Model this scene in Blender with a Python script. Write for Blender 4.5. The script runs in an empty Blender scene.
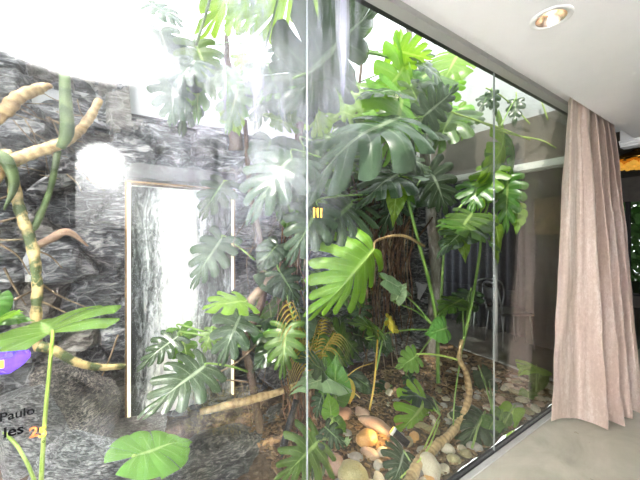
import bpy, math, random
import numpy as np
from mathutils import Vector, Matrix, noise
random.seed(7); np.random.seed(7)
S = bpy.context.scene
COL = S.collection
# ------------------------------------------------------------------ camera
FPX, HOR, CAMP = 310.0, 236.0, Vector((0, -1.11, 1.48))
cd = bpy.data.cameras.new('camera'); cam = bpy.data.objects.new('camera', cd); COL.objects.link(cam)
cam.location = CAMP; cam.rotation_euler = (math.pi/2, 0, -math.radians(33.5))
cd.lens = FPX/640*36; cd.sensor_width = 36; cd.shift_y = -4/640; cd.clip_start = .02
S.camera = cam
# ------------------------------------------------------------------ world, sun, flash, exposure
w = bpy.data.worlds.new('sky'); S.world = w; w.use_nodes = True
bg = w.node_tree.nodes['Background']
bg.inputs[0].default_value = (0.93, 0.97, 1.0, 1); bg.inputs[1].default_value = 2.8
def light(name, typ, loc, energy, color=(1, 1, 1), aim=None, **kw):
    d = bpy.data.lights.new(name, typ); o = bpy.data.objects.new(name, d); COL.objects.link(o)
    o.location = loc; d.energy = energy; d.color = color
    for k, v in kw.items(): setattr(d, k, v)
    if aim is not None: o.rotation_euler = (Vector(aim)-Vector(loc)).to_track_quat('-Z', 'Y').to_euler()
    return o
light('sun', 'SUN', (-2.4, -1.4, 8), 7.0, (1, .95, .86), aim=(0.3, 0.75, 0), angle=.012)
light('camera_flash', 'SPOT', (-.14, -1.10, 1.72), 3500, (1, .98, .96), aim=(-.18, -1.00, 2.5),
      spot_size=math.radians(66), spot_blend=.8, shadow_soft_size=.03)
light('left_fill_area', 'AREA', (-2.9, -2.6, 1.2), 370, (.98, .98, 1), aim=(0, -2.5, 2.0), shape='RECTANGLE', size=4.2, size_y=2.2)  # added fill light from the left; the wall there has no opening
vs = S.view_settings
S.display_settings.display_device = 'sRGB'
vs.view_transform = 'Standard'; vs.look = 'None'; vs.gamma = 1; vs.use_curve_mapping = False
vs.exposure = 0.12
try:
    S.cycles.transparent_max_bounces = 24; S.cycles.sample_clamp_indirect = 0
except Exception: pass

# ------------------------------------------------------------------ helpers
_c, _s = math.cos(math.radians(56.5)), math.sin(math.radians(56.5))
def ray(px, py):
    s = (px-320)/FPX
    return Vector((_c+_s*s, _s-_c*s, (HOR-py)/FPX))
def at(px, py, Y):
    d = ray(px, py); return CAMP + d*((Y-CAMP.y)/d.y)
def atz(px, py, z):
    d = ray(px, py); return CAMP + d*((z-CAMP.z)/d.z)
def atx(px, py, X):
    d = ray(px, py); return CAMP + d*(X/d.x)

def tag(o, label=None, cat=None, group=None, kind=None):
    if label: o['label'] = label
    if cat: o['category'] = cat
    if group: o['group'] = group
    if kind: o['kind'] = kind
    return o
def empty(name, loc, label, cat, group=None):
    o = bpy.data.objects.new(name, None); COL.objects.link(o); o.location = loc; o.empty_display_size = .05
    return tag(o, label, cat, group)
def root_loc(p):
    v = Vector((0, 0, 0))
    while p is not None: v = v + Vector(p.location); p = p.parent
    return v
def obj(name, vf, mat, parent=None, smooth=True, uv=None, local=False, mods=()):
    V, F = vf[0], vf[1]
    if uv is None and len(vf) > 2: uv = vf[2]
    me = bpy.data.meshes.new(name)
    off = root_loc(parent) if not local else Vector((0, 0, 0))
    me.from_pydata([(v[0]-off.x, v[1]-off.y, v[2]-off.z) for v in V], [], F)
    if uv is not None:
        l = me.uv_layers.new(name='UVMap')
        idx = np.empty(len(me.loops), dtype=np.int32); me.loops.foreach_get('vertex_index', idx)
        a = np.asarray(uv, dtype=np.float32)[idx]; l.data.foreach_set('uv', a.ravel())
    if smooth: me.polygons.foreach_set('use_smooth', [True]*len(me.polygons))
    for m in (mat if isinstance(mat, (list, tuple)) else [mat]): me.materials.append(m)
    me.update()
    o = bpy.data.objects.new(name, me); COL.objects.link(o)
    if parent is not None: o.parent = parent
    return o
def struct(name, vf, mat, parent=None, smooth=False):
    o = obj(name, vf, mat, parent, smooth)
    if parent is None: o['kind'] = 'structure'
    return o
def join(*ms):
    V, F, U = [], [], []; hasuv = any(len(m) > 2 for m in ms)
    for m in ms:
        n = len(V); V += list(m[0]); F += [tuple(i+n for i in f) for f in m[1]]
        if hasuv: U += list(m[2]) if len(m) > 2 else [(0, 0)]*len(m[0])
    return (V, F, U) if hasuv else (V, F)
def box(x0, x1, y0, y1, z0, z1):
    V = [(x, y, z) for x in (x0, x1) for y in (y0, y1) for z in (z0, z1)]
    return V, [(0, 1, 3, 2), (4, 6, 7, 5), (0, 4, 5, 1), (2, 3, 7, 6), (0, 2, 6, 4), (1, 5, 7, 3)]
def bevel(o, wd=.004, seg=2):
    m = o.modifiers.new('bevel', 'BEVEL'); m.width = wd; m.segments = seg; m.limit_method = 'ANGLE'; return o
def catmull(P, n=6):
    P = [Vector(p) for p in P]
    if len(P) < 3: return [P[0].lerp(P[-1], i/n) for i in range(n+1)]
    Q = [P[0]*2-P[1]]+P+[P[-1]*2-P[-2]]; out = []
    for i in range(1, len(Q)-2):
        a, b, c, d = Q[i-1:i+3]
        for k in range(n):
            t = k/n
            out.append(.5*((2*b)+(c-a)*t+(2*a-5*b+4*c-d)*t*t+(3*b-a-3*c+d)*t**3))
    out.append(P[-1]); return out
def tube(P, r, seg=8, n=6, ring=0., ringn=0, wob=0.):
    """swept tube; r = one radius or radii spread along the path; ring = swollen nodes"""
    C = catmull(P, n); N = len(C); r = [r] if not isinstance(r, (list, tuple)) else r
    V, F, U = [], [], []; up = Vector((.13, .2, .97)); L = 0
    for i, c in enumerate(C):
        t = (C[min(i+1, N-1)]-C[max(i-1, 0)]).normalized()
        a = t.cross(up)
        if a.length < .1: a = t.cross(Vector((1, 0, 0)))
        a.normalize(); b = a.cross(t); up = b
        u = i/(N-1); q = u*(len(r)-1); k = min(int(q), len(r)-2) if len(r) > 1 else 0
        rr = r[0] if len(r) == 1 else r[k]*(1-(q-k))+r[k+1]*(q-k)
        if ringn: rr *= 1+ring*abs(math.sin(u*ringn*math.pi))**.6 - ring*.5
        if i: L += (C[i]-C[i-1]).length
        for j in range(seg):
            an = 2*math.pi*j/seg; rw = rr*(1+wob*(noise.noise(c*14+Vector((j*.7, 0, 0)))))
            V.append(c+(a*math.cos(an)+b*math.sin(an))*rw); U.append((j/seg, L))
        if i:
            for j in range(seg):
                F.append(((i-1)*seg+j, (i-1)*seg+(j+1) % seg, i*seg+(j+1) % seg, i*seg+j))
    F.append(tuple(range(seg))[::-1]); F.append(tuple(range((N-1)*seg, N*seg)))
    return V, F, U
def lathe(prof, c, seg=24):
    V, F = [], []; n = len(prof)
    for j in range(seg):
        a = 2*math.pi*j/seg
        for r, z in prof: V.append((c[0]+r*math.cos(a), c[1]+r*math.sin(a), c[2]+z))
    for j in range(seg):
        k = (j+1) % seg
        for i in range(n-1): F.append((j*n+i, k*n+i, k*n+i+1, j*n+i+1))
    return V, F

# ------------------------------------------------------------------ materials
def mat(name, col, rough=.5, metal=0., **kw):
    m = bpy.data.materials.new(name); m.use_nodes = True
    b = m.node_tree.nodes['Principled BSDF']
    b.inputs['Base Color'].default_value = (*col, 1); b.inputs['Roughness'].default_value = rough
    b.inputs['Metallic'].default_value = metal
    for k, v in kw.items(): b.inputs[k].default_value = v
    return m
class NT:
    def __init__(s, m): s.t = m.node_tree; s.n = s.t.nodes; s.b = s.n.get('Principled BSDF'); s.out = s.n.get('Material Output')
    def new(s, typ, **kw):
        x = s.n.new(typ)
        for k, v in kw.items(): setattr(x, k, v)
        return x
    def link(s, a, b): s.t.links.new(a, b)
    def val(s, sock, v):
        if hasattr(v, 'is_output'): s.link(v, sock)
        else: sock.default_value = v
    def math(s, op, a, b=0., c=0., clamp=False):
        x = s.new('ShaderNodeMath', operation=op); x.use_clamp = clamp
        s.val(x.inputs[0], a); s.val(x.inputs[1], b)
        if op in ('MULTIPLY_ADD', 'SMOOTH_MIN', 'COMPARE'): s.val(x.inputs[2], c)
        return x.outputs[0]
    def coord(s, kind='Object', scale=(1, 1, 1), rot=(0, 0, 0)):
        c = s.new('ShaderNodeTexCoord'); mp = s.new('ShaderNodeMapping')
        mp.inputs['Scale'].default_value = scale; mp.inputs['Rotation'].default_value = rot
        s.link(c.outputs[kind], mp.inputs[0]); return mp.outputs[0]
    def noise(s, vec, scale=5, detail=4, rough=.6, dist=0.):
        x = s.new('ShaderNodeTexNoise'); s.link(vec, x.inputs['Vector'])
        x.inputs['Scale'].default_value = scale; x.inputs['Detail'].default_value = detail
        x.inputs['Roughness'].default_value = rough; x.inputs['Distortion'].default_value = dist
        return x.outputs[0]
    def ramp(s, f, stops, interp='LINEAR'):
        x = s.new('ShaderNodeValToRGB'); s.link(f, x.inputs[0]); e = x.color_ramp.elements
        x.color_ramp.interpolation = interp
        while len(e) < len(stops): e.new(.5)
        for i, (p, c) in enumerate(stops): e[i].position = p; e[i].color = (*c, 1) if len(c) == 3 else c
        return x.outputs[0]
    def mix(s, f, a, b, mode='MIX'):
        x = s.new('ShaderNodeMix', data_type='RGBA', blend_type=mode)
        s.val(x.inputs[0], f)
        s.val(x.inputs[6], (*a, 1) if isinstance(a, tuple) and len(a) == 3 else a)
        s.val(x.inputs[7], (*b, 1) if isinstance(b, tuple) and len(b) == 3 else b)
        return x.outputs[2]
    def bump(s, h, strength=.3, dist=.01):
        x = s.new('ShaderNodeBump'); s.link(h, x.inputs['Height'])
        x.inputs['Strength'].default_value = strength; x.inputs['Distance'].default_value = dist
        s.link(x.outputs[0], s.b.inputs['Normal']); return x
def noisy(name, stops, scale=6, rough=.7, bump=.3, bdist=.01, detail=6, metal=0., mscale=(1, 1, 1), dist=0.):
    m = mat(name, (1, 1, 1), rough, metal); t = NT(m); v = t.coord('Object', mscale)
    f = t.noise(v, scale, detail, .65, dist); t.link(t.ramp(f, stops), t.b.inputs['Base Color'])
    if bump: t.bump(t.noise(v, scale*2.3, 6, .7), bump, bdist)
    return m

def rock_mat(name, a, b, c, d, rot=.5):
    """slate: dark layered ground with pale veins"""
    m = mat(name, (1, 1, 1), .42); t = NT(m); v = t.coord('Object', (1, 1, 1), (0, rot, 0))
    vs_ = t.coord('Object', (4, 4, 15), (0, rot+.5, 0))
    big = t.noise(v, 2.2, 4, .6, .4); lay = t.noise(vs_, 2.0, 9, .68, 1.2); fine = t.noise(v, 48, 7, .8)
    col = t.ramp(lay, [(.41, a), (.47, b), (.525, c), (.58, d)])
    col = t.mix(t.ramp(big, [(.42, (0, 0, 0)), (.62, (1, 1, 1))]), col, t.mix(.6, col, a, 'MIX'))
    vo = t.new('ShaderNodeTexVoronoi', feature='DISTANCE_TO_EDGE')
    wv = t.new('ShaderNodeVectorMath', operation='ADD')
    nz = t.new('ShaderNodeTexNoise'); t.link(v, nz.inputs['Vector']); nz.inputs['Scale'].default_value = 3.
    sc = t.new('ShaderNodeVectorMath', operation='SCALE'); t.link(nz.outputs[1], sc.inputs[0]); sc.inputs[3].default_value = .35
    t.link(v, wv.inputs[0]); t.link(sc.outputs[0], wv.inputs[1]); t.link(wv.outputs[0], vo.inputs['Vector'])
    vo.inputs['Scale'].default_value = 4.5
    vein = t.ramp(vo.outputs[0], [(0, (1, 1, 1)), (.022, (0, 0, 0))])
    vein = t.math('MULTIPLY', vein, t.ramp(big, [(.5, (0, 0, 0)), (.56, (1, 1, 1))]))
    col = t.mix(t.math('MULTIPLY', vein, .55), col, d)
    col = t.mix(t.math('MULTIPLY', t.ramp(fine, [(.4, (0, 0, 0)), (.8, (1, 1, 1))]), .5), col, c)
    t.link(col, t.b.inputs['Base Color'])
    h = t.math('ADD', t.math('MULTIPLY', lay, 1.6), t.math('MULTIPLY', fine, .7)); t.bump(h, 1., .04)
    t.link(t.ramp(fine, [(.3, (.28,)*3), (.7, (.6,)*3)]), t.b.inputs['Roughness'])
    return m
def leaf_mat(name, base, vein, rough=.32, trans=.35, tcol=None, vary=.25):
    m = mat(name, base, rough); t = NT(m); t.b.inputs['Specular IOR Level'].default_value = .5
    uv = t.new('ShaderNodeUVMap'); sp = t.new('ShaderNodeSeparateXYZ'); t.link(uv.outputs[0], sp.inputs[0])
    d = t.math('ABSOLUTE', t.math('SUBTRACT', sp.outputs[0], .5))
    side = t.ramp(d, [(0, (1, 1, 1)), (.07, (0, 0, 0))])
    fade = t.ramp(sp.outputs[1], [(.25, (1, 1, 1)), (.9, (.1, .1, .1))])
    mid = t.ramp(sp.outputs[1], [(.03, (1, 1, 1)), (.08, (0, 0, 0))])
    vn = t.math('MAXIMUM', t.math('MULTIPLY', side, t.math('MULTIPLY', fade, .6)), mid)
    oi = t.new('ShaderNodeObjectInfo'); hs = t.new('ShaderNodeHueSaturation')
    hs.inputs['Color'].default_value = (*base, 1)
    t.link(t.math('MULTIPLY_ADD', oi.outputs['Random'], .04, .48), hs.inputs['Hue'])
    n = t.noise(t.coord('Object'), 9, 3)
    t.link(t.math('ADD', t.math('MULTIPLY_ADD', oi.outputs['Random'], vary*2, 1-vary), t.math('MULTIPLY_ADD', n, .5, -.25)), hs.inputs['Value'])
    col = t.mix(vn, hs.outputs[0], vein); t.link(col, t.b.inputs['Base Color'])
    t.bump(t.math('ADD', d, t.math('MULTIPLY', n, .3)), .25, .012)
    tr = t.new('ShaderNodeBsdfTranslucent'); hs2 = t.mix(.55, col, tcol or (.45, .75, .04)); t.link(hs2, tr.inputs[0])
    mx = t.new('ShaderNodeMixShader'); mx.inputs[0].default_value = trans
    t.link(t.b.outputs[0], mx.inputs[1]); t.link(tr.outputs[0], mx.inputs[2]); t.link(mx.outputs[0], t.out.inputs[0])
    return m
def stem_mat(name, a, b, bands=60, rough=.45, band=.08):
    m = mat(name, a, rough); t = NT(m)
    uv = t.new('ShaderNodeUVMap'); sp = t.new('ShaderNodeSeparateXYZ'); t.link(uv.outputs[0], sp.inputs[0])
    n = t.noise(t.coord('Object'), 12, 5)
    wv = t.math('SINE', t.math('ADD', t.math('MULTIPLY', sp.outputs[1], bands), t.math('MULTIPLY', n, 12)))
    f = t.math('ADD', t.math('MULTIPLY', wv, band), n)
    t.link(t.ramp(f, [(.3, a), (.75, b)]), t.b.inputs['Base Color']); t.bump(f, .5, .006)
    return m
def glass_mat(name, streaks_haze=False, tint=(.97, .985, .975), f0=.034):
    m = bpy.data.materials.new(name); m.use_nodes = True; t = NT(m); t.n.remove(t.b)
    g = t.new('ShaderNodeNewGeometry'); dp = t.new('ShaderNodeVectorMath', operation='DOT_PRODUCT')
    t.link(g.outputs['Normal'], dp.inputs[0]); t.link(g.outputs['Incoming'], dp.inputs[1])
    c = t.math('SUBTRACT', 1, t.math('ABSOLUTE', dp.outputs['Value']), clamp=True)
    fr = t.math('MULTIPLY_ADD', t.math('POWER', c, 4.2), .96, f0)
    tr = t.new('ShaderNodeBsdfTransparent'); tr.inputs[0].default_value = (*tint, 1)
    gl = t.new('ShaderNodeBsdfGlossy'); gl.inputs['Roughness'].default_value = .0
    mx = t.new('ShaderNodeMixShader'); t.link(fr, mx.inputs[0]); t.link(tr.outputs[0], mx.inputs[1]); t.link(gl.outputs[0], mx.inputs[2])
    last = mx.outputs[0]
    if streaks_haze:   # water streaks plus painted reflection haze on the pane, thickest by the water wall
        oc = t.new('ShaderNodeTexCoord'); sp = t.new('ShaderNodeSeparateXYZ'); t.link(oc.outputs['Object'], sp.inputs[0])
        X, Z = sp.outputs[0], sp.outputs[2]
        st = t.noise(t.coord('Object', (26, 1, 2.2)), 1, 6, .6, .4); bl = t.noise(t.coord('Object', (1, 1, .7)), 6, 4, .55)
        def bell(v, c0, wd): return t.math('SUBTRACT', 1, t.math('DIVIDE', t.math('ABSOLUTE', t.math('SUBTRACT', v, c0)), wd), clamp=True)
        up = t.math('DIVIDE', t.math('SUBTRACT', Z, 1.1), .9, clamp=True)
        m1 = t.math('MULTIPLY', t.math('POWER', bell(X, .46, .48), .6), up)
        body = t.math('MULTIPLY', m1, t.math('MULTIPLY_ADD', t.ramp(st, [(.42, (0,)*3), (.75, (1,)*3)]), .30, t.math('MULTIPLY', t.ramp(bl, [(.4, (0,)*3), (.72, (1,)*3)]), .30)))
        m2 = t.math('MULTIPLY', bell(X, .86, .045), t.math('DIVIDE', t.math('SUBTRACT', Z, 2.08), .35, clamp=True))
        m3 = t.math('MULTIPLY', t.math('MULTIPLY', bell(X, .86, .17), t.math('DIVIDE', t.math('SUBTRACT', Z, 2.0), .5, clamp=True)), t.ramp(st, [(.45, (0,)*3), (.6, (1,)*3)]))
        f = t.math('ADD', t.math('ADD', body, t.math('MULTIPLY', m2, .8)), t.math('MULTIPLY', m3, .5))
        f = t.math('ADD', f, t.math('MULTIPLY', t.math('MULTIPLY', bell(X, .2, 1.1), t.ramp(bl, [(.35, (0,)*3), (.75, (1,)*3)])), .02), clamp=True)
        di = t.new('ShaderNodeBsdfDiffuse'); di.inputs[0].default_value = (.82, .83, .96, 1)  # lavender tint paints in the fading glare
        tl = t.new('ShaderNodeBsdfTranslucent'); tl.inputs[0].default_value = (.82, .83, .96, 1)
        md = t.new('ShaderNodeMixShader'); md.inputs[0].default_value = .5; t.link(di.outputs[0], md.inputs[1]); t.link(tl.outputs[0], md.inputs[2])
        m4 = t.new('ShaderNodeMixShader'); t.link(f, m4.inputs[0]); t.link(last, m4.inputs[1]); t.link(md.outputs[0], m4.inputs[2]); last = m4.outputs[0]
    t.link(last, t.out.inputs[0]); return m
def emit(name, col, st):
    return mat(name, col, .5, **{'Emission Color': (*col, 1), 'Emission Strength': st})

M = {}
M['ceiling'] = noisy('ceiling_paint', [(.3, (.86, .855, .86)), (.7, (.90, .895, .90))], 3, .9, .05, .003)
M['wall'] = noisy('room_paint', [(.3, (.62, .60, .58)), (.7, (.70, .68, .66))], 3, .85, .05)
M['brown_wall'] = noisy('taupe_panelling', [(.3, (.10, .085, .07)), (.7, (.15, .13, .11))], 3, .7, .05)
M['white_wall'] = noisy('weathered_white_paint', [(.3, (.46, .47, .49)), (.6, (.58, .59, .62)), (.8, (.64, .65, .68))], 4, .85, .2, .006)
M['lintel'] = noisy('greige_render', [(.3, (.13, .115, .10)), (.7, (.19, .17, .145))], 5, .8, .1)
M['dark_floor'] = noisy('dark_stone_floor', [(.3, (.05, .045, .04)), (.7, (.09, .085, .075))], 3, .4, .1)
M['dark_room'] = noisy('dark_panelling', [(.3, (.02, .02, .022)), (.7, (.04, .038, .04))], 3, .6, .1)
M['concrete'] = mat('polished_concrete', (.4, .4, .36), .3)
t = NT(M['concrete']); v = t.coord('Object')
col = t.ramp(t.noise(v, 1.8, 8, .65, .8), [(.3, (.29, .275, .22)), (.5, (.42, .40, .33)), (.7, (.54, .52, .45))])
col = t.mix(t.math('MULTIPLY', t.noise(v, 9, 6, .7, .5), .5), col, (.34, .33, .27)); t.link(col, t.b.inputs['Base Color'])
t.link(t.ramp(t.noise(v, 5, 4), [(.3, (.25,)*3), (.7, (.5,)*3)]), t.b.inputs['Roughness'])
M['rock'] = rock_mat('slate_rock', (.022, .024, .03), (.07, .074, .09), (.17, .18, .21), (.50, .49, .50))
M['rock_warm'] = rock_mat('slate_rock_warm', (.05, .042, .038), (.12, .105, .10), (.24, .215, .20), (.46, .43, .41), 1.1)
M['rock_pale'] = rock_mat('slate_rock_pale', (.13, .12, .12), (.28, .26, .25), (.42, .39, .37), (.65, .62, .60), .2)
M['rock_stripe'] = rock_mat('striped_slate_rock', (.02, .02, .026), (.05, .05, .065), (.20, .17, .15), (.55, .49, .44), 1.2)
M['rock_wet'] = rock_mat('wet_slate_rock', (.015, .015, .016), (.04, .04, .042), (.10, .10, .10), (.35, .33, .30), .1)
ROCKS = [M['rock'], M['rock_warm'], M['rock_pale']]+[rock_mat('slate_rock_face', (.02, .022, .028), (.06+.018*i, .063+.018*i, .078+.018*i), (.17+.02*i, .18+.02*i, .21+.02*i), (.55, .55, .57), q) for i, q in enumerate((-.4, 1.3, 2.1, .9, -1.))]
M['soil'] = noisy('brown_mulch_soil', [(.3, (.035, .02, .012)), (.5, (.10, .06, .035)), (.72, (.22, .15, .09))], 22, .9, .9, .02)
M['chip'] = noisy('bark_chip', [(.3, (.12, .065, .03)), (.6, (.28, .17, .08)), (.8, (.45, .30, .16))], 9, .8, .3)
for k, cs in dict(beige=((.36, .29, .19), (.52, .44, .31)), ochre=((.45, .22, .06), (.62, .35, .13)), grey=((.22, .20, .18), (.38, .35, .31)),
                  olive=((.20, .17, .07), (.36, .31, .16)), pale=((.38, .33, .24), (.55, .49, .38)), pink=((.33, .20, .14), (.50, .34, .25))).items():
    M['peb_'+k] = noisy('pebble_'+k, [(.35, cs[0]), (.65, cs[1])], 14, .5, .2, .004)
M['leaf_deep'] = leaf_mat('leaf_deep_green', (.016, .045, .012), (.13, .21, .07), .30, .15, (.12, .3, .03))
M['leaf_silver'] = leaf_mat('leaf_glossy_green', (.045, .078, .042), (.26, .32, .22), .24, .16, (.15, .3, .08))
M['leaf_mid'] = leaf_mat('leaf_mid_green', (.055, .135, .014), (.26, .37, .10), .33, .3, (.3, .6, .03))
M['leaf_lime'] = leaf_mat('leaf_lime_green', (.15, .32, .02), (.42, .58, .15), .36, .45, (.55, .85, .05))
M['leaf_fresh'] = leaf_mat('leaf_fresh_green', (.15, .33, .07), (.42, .60, .22), .22, .35)
M['leaf_pale'] = leaf_mat('leaf_pale_green', (.22, .33, .17), (.55, .65, .42), .3, .25, (.4, .6, .2))
M['leaf_gold'] = leaf_mat('leaf_golden', (.36, .27, .03), (.6, .5, .15), .4, .3, (.7, .55, .05))
M['petiole'] = stem_mat('green_leaf_stalk', (.12, .25, .04), (.26, .40, .10), 8)
M['petiole_lime'] = stem_mat('lime_leaf_stalk', (.30, .45, .06), (.45, .60, .14), 8)
M['petiole_gold'] = stem_mat('amber_leaf_stalk', (.50, .28, .03), (.62, .42, .06), 8)
M['trunk_gold'] = stem_mat('ringed_tan_stem', (.22, .13, .05), (.62, .44, .22), 150)
M['trunk_band'] = stem_mat('banded_green_tan_stem', (.06, .09, .03), (.58, .42, .20), 38, .45, .28)
M['trunk_green'] = stem_mat('dark_green_stem', (.05, .085, .03), (.16, .22, .09), 60)
M['trunk_grey'] = noisy('grey_mossy_bark', [(.3, (.10, .08, .06)), (.5, (.24, .22, .19)), (.7, (.62, .60, .60))], 9, .9, .8, .02, mscale=(1, 1, .35))
M['bark'] = noisy('brown_bark', [(.3, (.05, .03, .02)), (.6, (.16, .10, .06)), (.8, (.30, .21, .13))], 10, .9, .8, .02, mscale=(1, 1, .25))
M['root'] = stem_mat('pale_brown_root', (.12, .08, .05), (.34, .25, .16), 60, .8)
M['root_dark'] = stem_mat('dark_brown_root', (.045, .025, .015), (.17, .09, .05), 60, .8)
M['root_red'] = stem_mat('reddish_fibre', (.12, .045, .02), (.34, .17, .09), 60, .8)
M['moss'] = noisy('straw_moss', [(.3, (.16, .13, .04)), (.6, (.40, .31, .10)), (.8, (.35, .40, .10))], 20, .95, .8, .02)
M['alu'] = mat('anodised_aluminium', (.50, .50, .49), .5, .25)
M['gasket'] = mat('black_gasket', (.012, .012, .013), .5)
M['chrome'] = mat('chrome', (.8, .8, .8), .12, 1.)
M['steel'] = mat('grey_steel', (.28, .28, .29), .3, .9)
M['black'] = mat('black_leather', (.012, .011, .013), .4)
M['grey_leather'] = mat('grey_leather', (.22, .20, .21), .45)
M['white_metal'] = mat('white_powder_coat', (.82, .82, .80), .35)
M['brass'] = mat('brass', (.62, .36, .08), .22, 1.)
M['bronze'] = mat('bronze_frame', (.26, .15, .06), .35, .7)
M['cloth_white'] = mat('white_table_top', (.85, .85, .84), .45)
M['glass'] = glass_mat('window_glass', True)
M['glass_clean'] = glass_mat('clear_glass')
M['line'] = mat('pane_edge_seal', (.30, .32, .32), .3)
M['led'] = emit('warm_led_strip', (.95, .86, .62), .6)
M['wallblk'] = noisy('dark_slate_trough', [(.35, (.03, .03, .032)), (.6, (.10, .10, .11)), (.8, (.26, .24, .23))], 14, .3, .8, .015)

# ------------------------------------------------------------------ setting
XE = 3.65           # far end of the garden
YB = 1.55           # rock wall
HC = 2.5
struct('floor', box(-3, 9, -5.0, -.03, -.06, 0), M['concrete'])
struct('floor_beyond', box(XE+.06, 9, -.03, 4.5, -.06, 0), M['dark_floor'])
struct('ceiling', box(-3, 4.62, -5.0, -.225, HC, HC+.12), M['ceiling'])
struct('ceiling_pocket', join(box(-3, 4.62, -.25, .02, 2.625, 2.70), box(-3, 4.62, -.25, -.225, 2.6, 2.64)), M['ceiling'])
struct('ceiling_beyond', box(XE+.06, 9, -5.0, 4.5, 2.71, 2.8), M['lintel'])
struct('trim_1', join(box(4.58, 4.72, -5, -.1, 2.44, 2.71), box(4.55, 4.60, -5, -.1, 2.46, 2.50), box(4.52, 4.56, -5, -.1, 2.485, 2.50)), M['ceiling'])
# opposite walls of the room, seen only as reflections
struct('wall_left', box(-3.1, -3, -5, .0, 0, 2.6), M['wall'])
struct('wall_rear', join(box(-3, -1.6, -5.1, -5, 0, 2.6), box(-1.6, 4.6, -5.1, -5, 0, 2.6), box(4.6, 9, -5.1, -5, 0, 2.75)), M['brown_wall'])
struct('wall_partition', box(-.30, 1.56, -2.62, -2.5, 0, 2.5), M['brown_wall'])
struct('pillar_room', box(.72, 1.18, -2.498, -2.42, 0, 2.5), M['wall'])
struct('trim_13', box(-.30, .34, -2.499, -2.485, 1.55, 2.47), M['ceiling'])  # white board added to show as a bright block in the glass
wl = empty('glare_spot', (-.1, -2.25, HC), 'added ceiling spot washing a white board to mirror as a soft block', 'lamp')
obj('housing', tube([Vector((-.1, -2.25, 2.499)), Vector((-.1, -2.27, 2.44))], [.03, .03], 16, 2), M['white_metal'], wl)
light('glare_spot_beam', 'SPOT', (-.1, -2.272, 2.43), 330, (1, 1, 1), aim=(-.1, -2.5, 2.08), spot_size=1.5, spot_blend=1., shadow_soft_size=.01)  # added lamp, out of view, that brightens the board for its reflection
struct('wall_far', join(box(9, 9.1, -5, 4.5, 0, .5), box(9, 9.1, -5, 4.5, 2.2, 2.8), box(9, 9.1, 1.2, 4.5, .5, 2.2), box(9, 9.1, -5, -1.5, .5, 2.2)), M['lintel'])
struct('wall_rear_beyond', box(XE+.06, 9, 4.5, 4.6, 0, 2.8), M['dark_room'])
# window frames of the far room
for i, y in enumerate([-1.4, -.5, .18, .75]):
    struct('window_%d' % (10+i), box(8.95, 9.05, y-.035, y+.035, .5, 2.2), M['gasket'])
# glass wall: four panes with a bright seal at each joint
joints = [-2.3, -.82, .67, 2.16, XE]
for i in range(4):
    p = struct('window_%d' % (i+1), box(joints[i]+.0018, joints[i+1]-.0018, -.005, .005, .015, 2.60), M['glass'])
    if i: struct('trim_%d' % (i+4), box(joints[i]-.0015, joints[i]+.0015, -.0055, .0055, .015, 2.60), M['line'])
struct('trim_2', join(box(-3, XE+.05, -.012, -.006, -.01, .014), box(-3, XE+.05, .006, .02, -.01, .022)), M['gasket'])
struct('trim_3', join(box(-3, XE+.05, -.045, -.012, -.01, .008)), M['alu'])
struct('trim_4', join(box(-3, XE+.05, -.07, -.008, 2.59, 2.63), ), M['alu'])
struct('trim_8', join(box(-3, XE+.05, -.014, .03, 2.60, 2.64)), M['gasket'])
struct('wall_roof_edge', box(-3, XE+.06, .0, .06, 2.64, 2.98), M['white_wall'])
# garden end wall
struct('trim_9', join(box(XE, XE+.06, .0, YB, 2.16, 2.24), box(XE, XE+.06, 0, YB, 0, .03), box(XE, XE+.06, .0, .05, 0, 2.24), box(XE, XE+.06, YB-.05, YB, 0, 2.24)), M['alu'])
struct('window_5', box(XE+.025, XE+.035, .05, YB-.05, .03, 2.16), M['glass_clean'])
struct('trim_11', box(XE-.01, XE+.02, .735, .75, .03, 2.16), M['alu'])
struct('trim_12', box(XE-.03, XE, .03, YB, 2.18, 2.25), M['white_metal'])
struct('wall_end', box(XE, XE+.08, .0, YB+.3, 2.24, 2.73), M['lintel'])
struct('wall_end_upper', box(XE+.01, XE+.16, -.2, YB+.4, 2.73, 3.55), M['white_wall'])
struct('wall_back_upper', join(box(.08, XE+.1, YB+.07, YB+.2, -.1, 2.98), box(-2.6, .08, YB+.07, YB+.2, -.1, 2.99)), M['white_wall'])
struct('trim_10', box(.10, XE, YB-.06, YB+.12, 2.31, 2.36), M['gasket'])
struct('wall_garden_left', box(-2.6, -2.5, .02, YB+.1, -.1, 2.9), M['lintel'])

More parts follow.
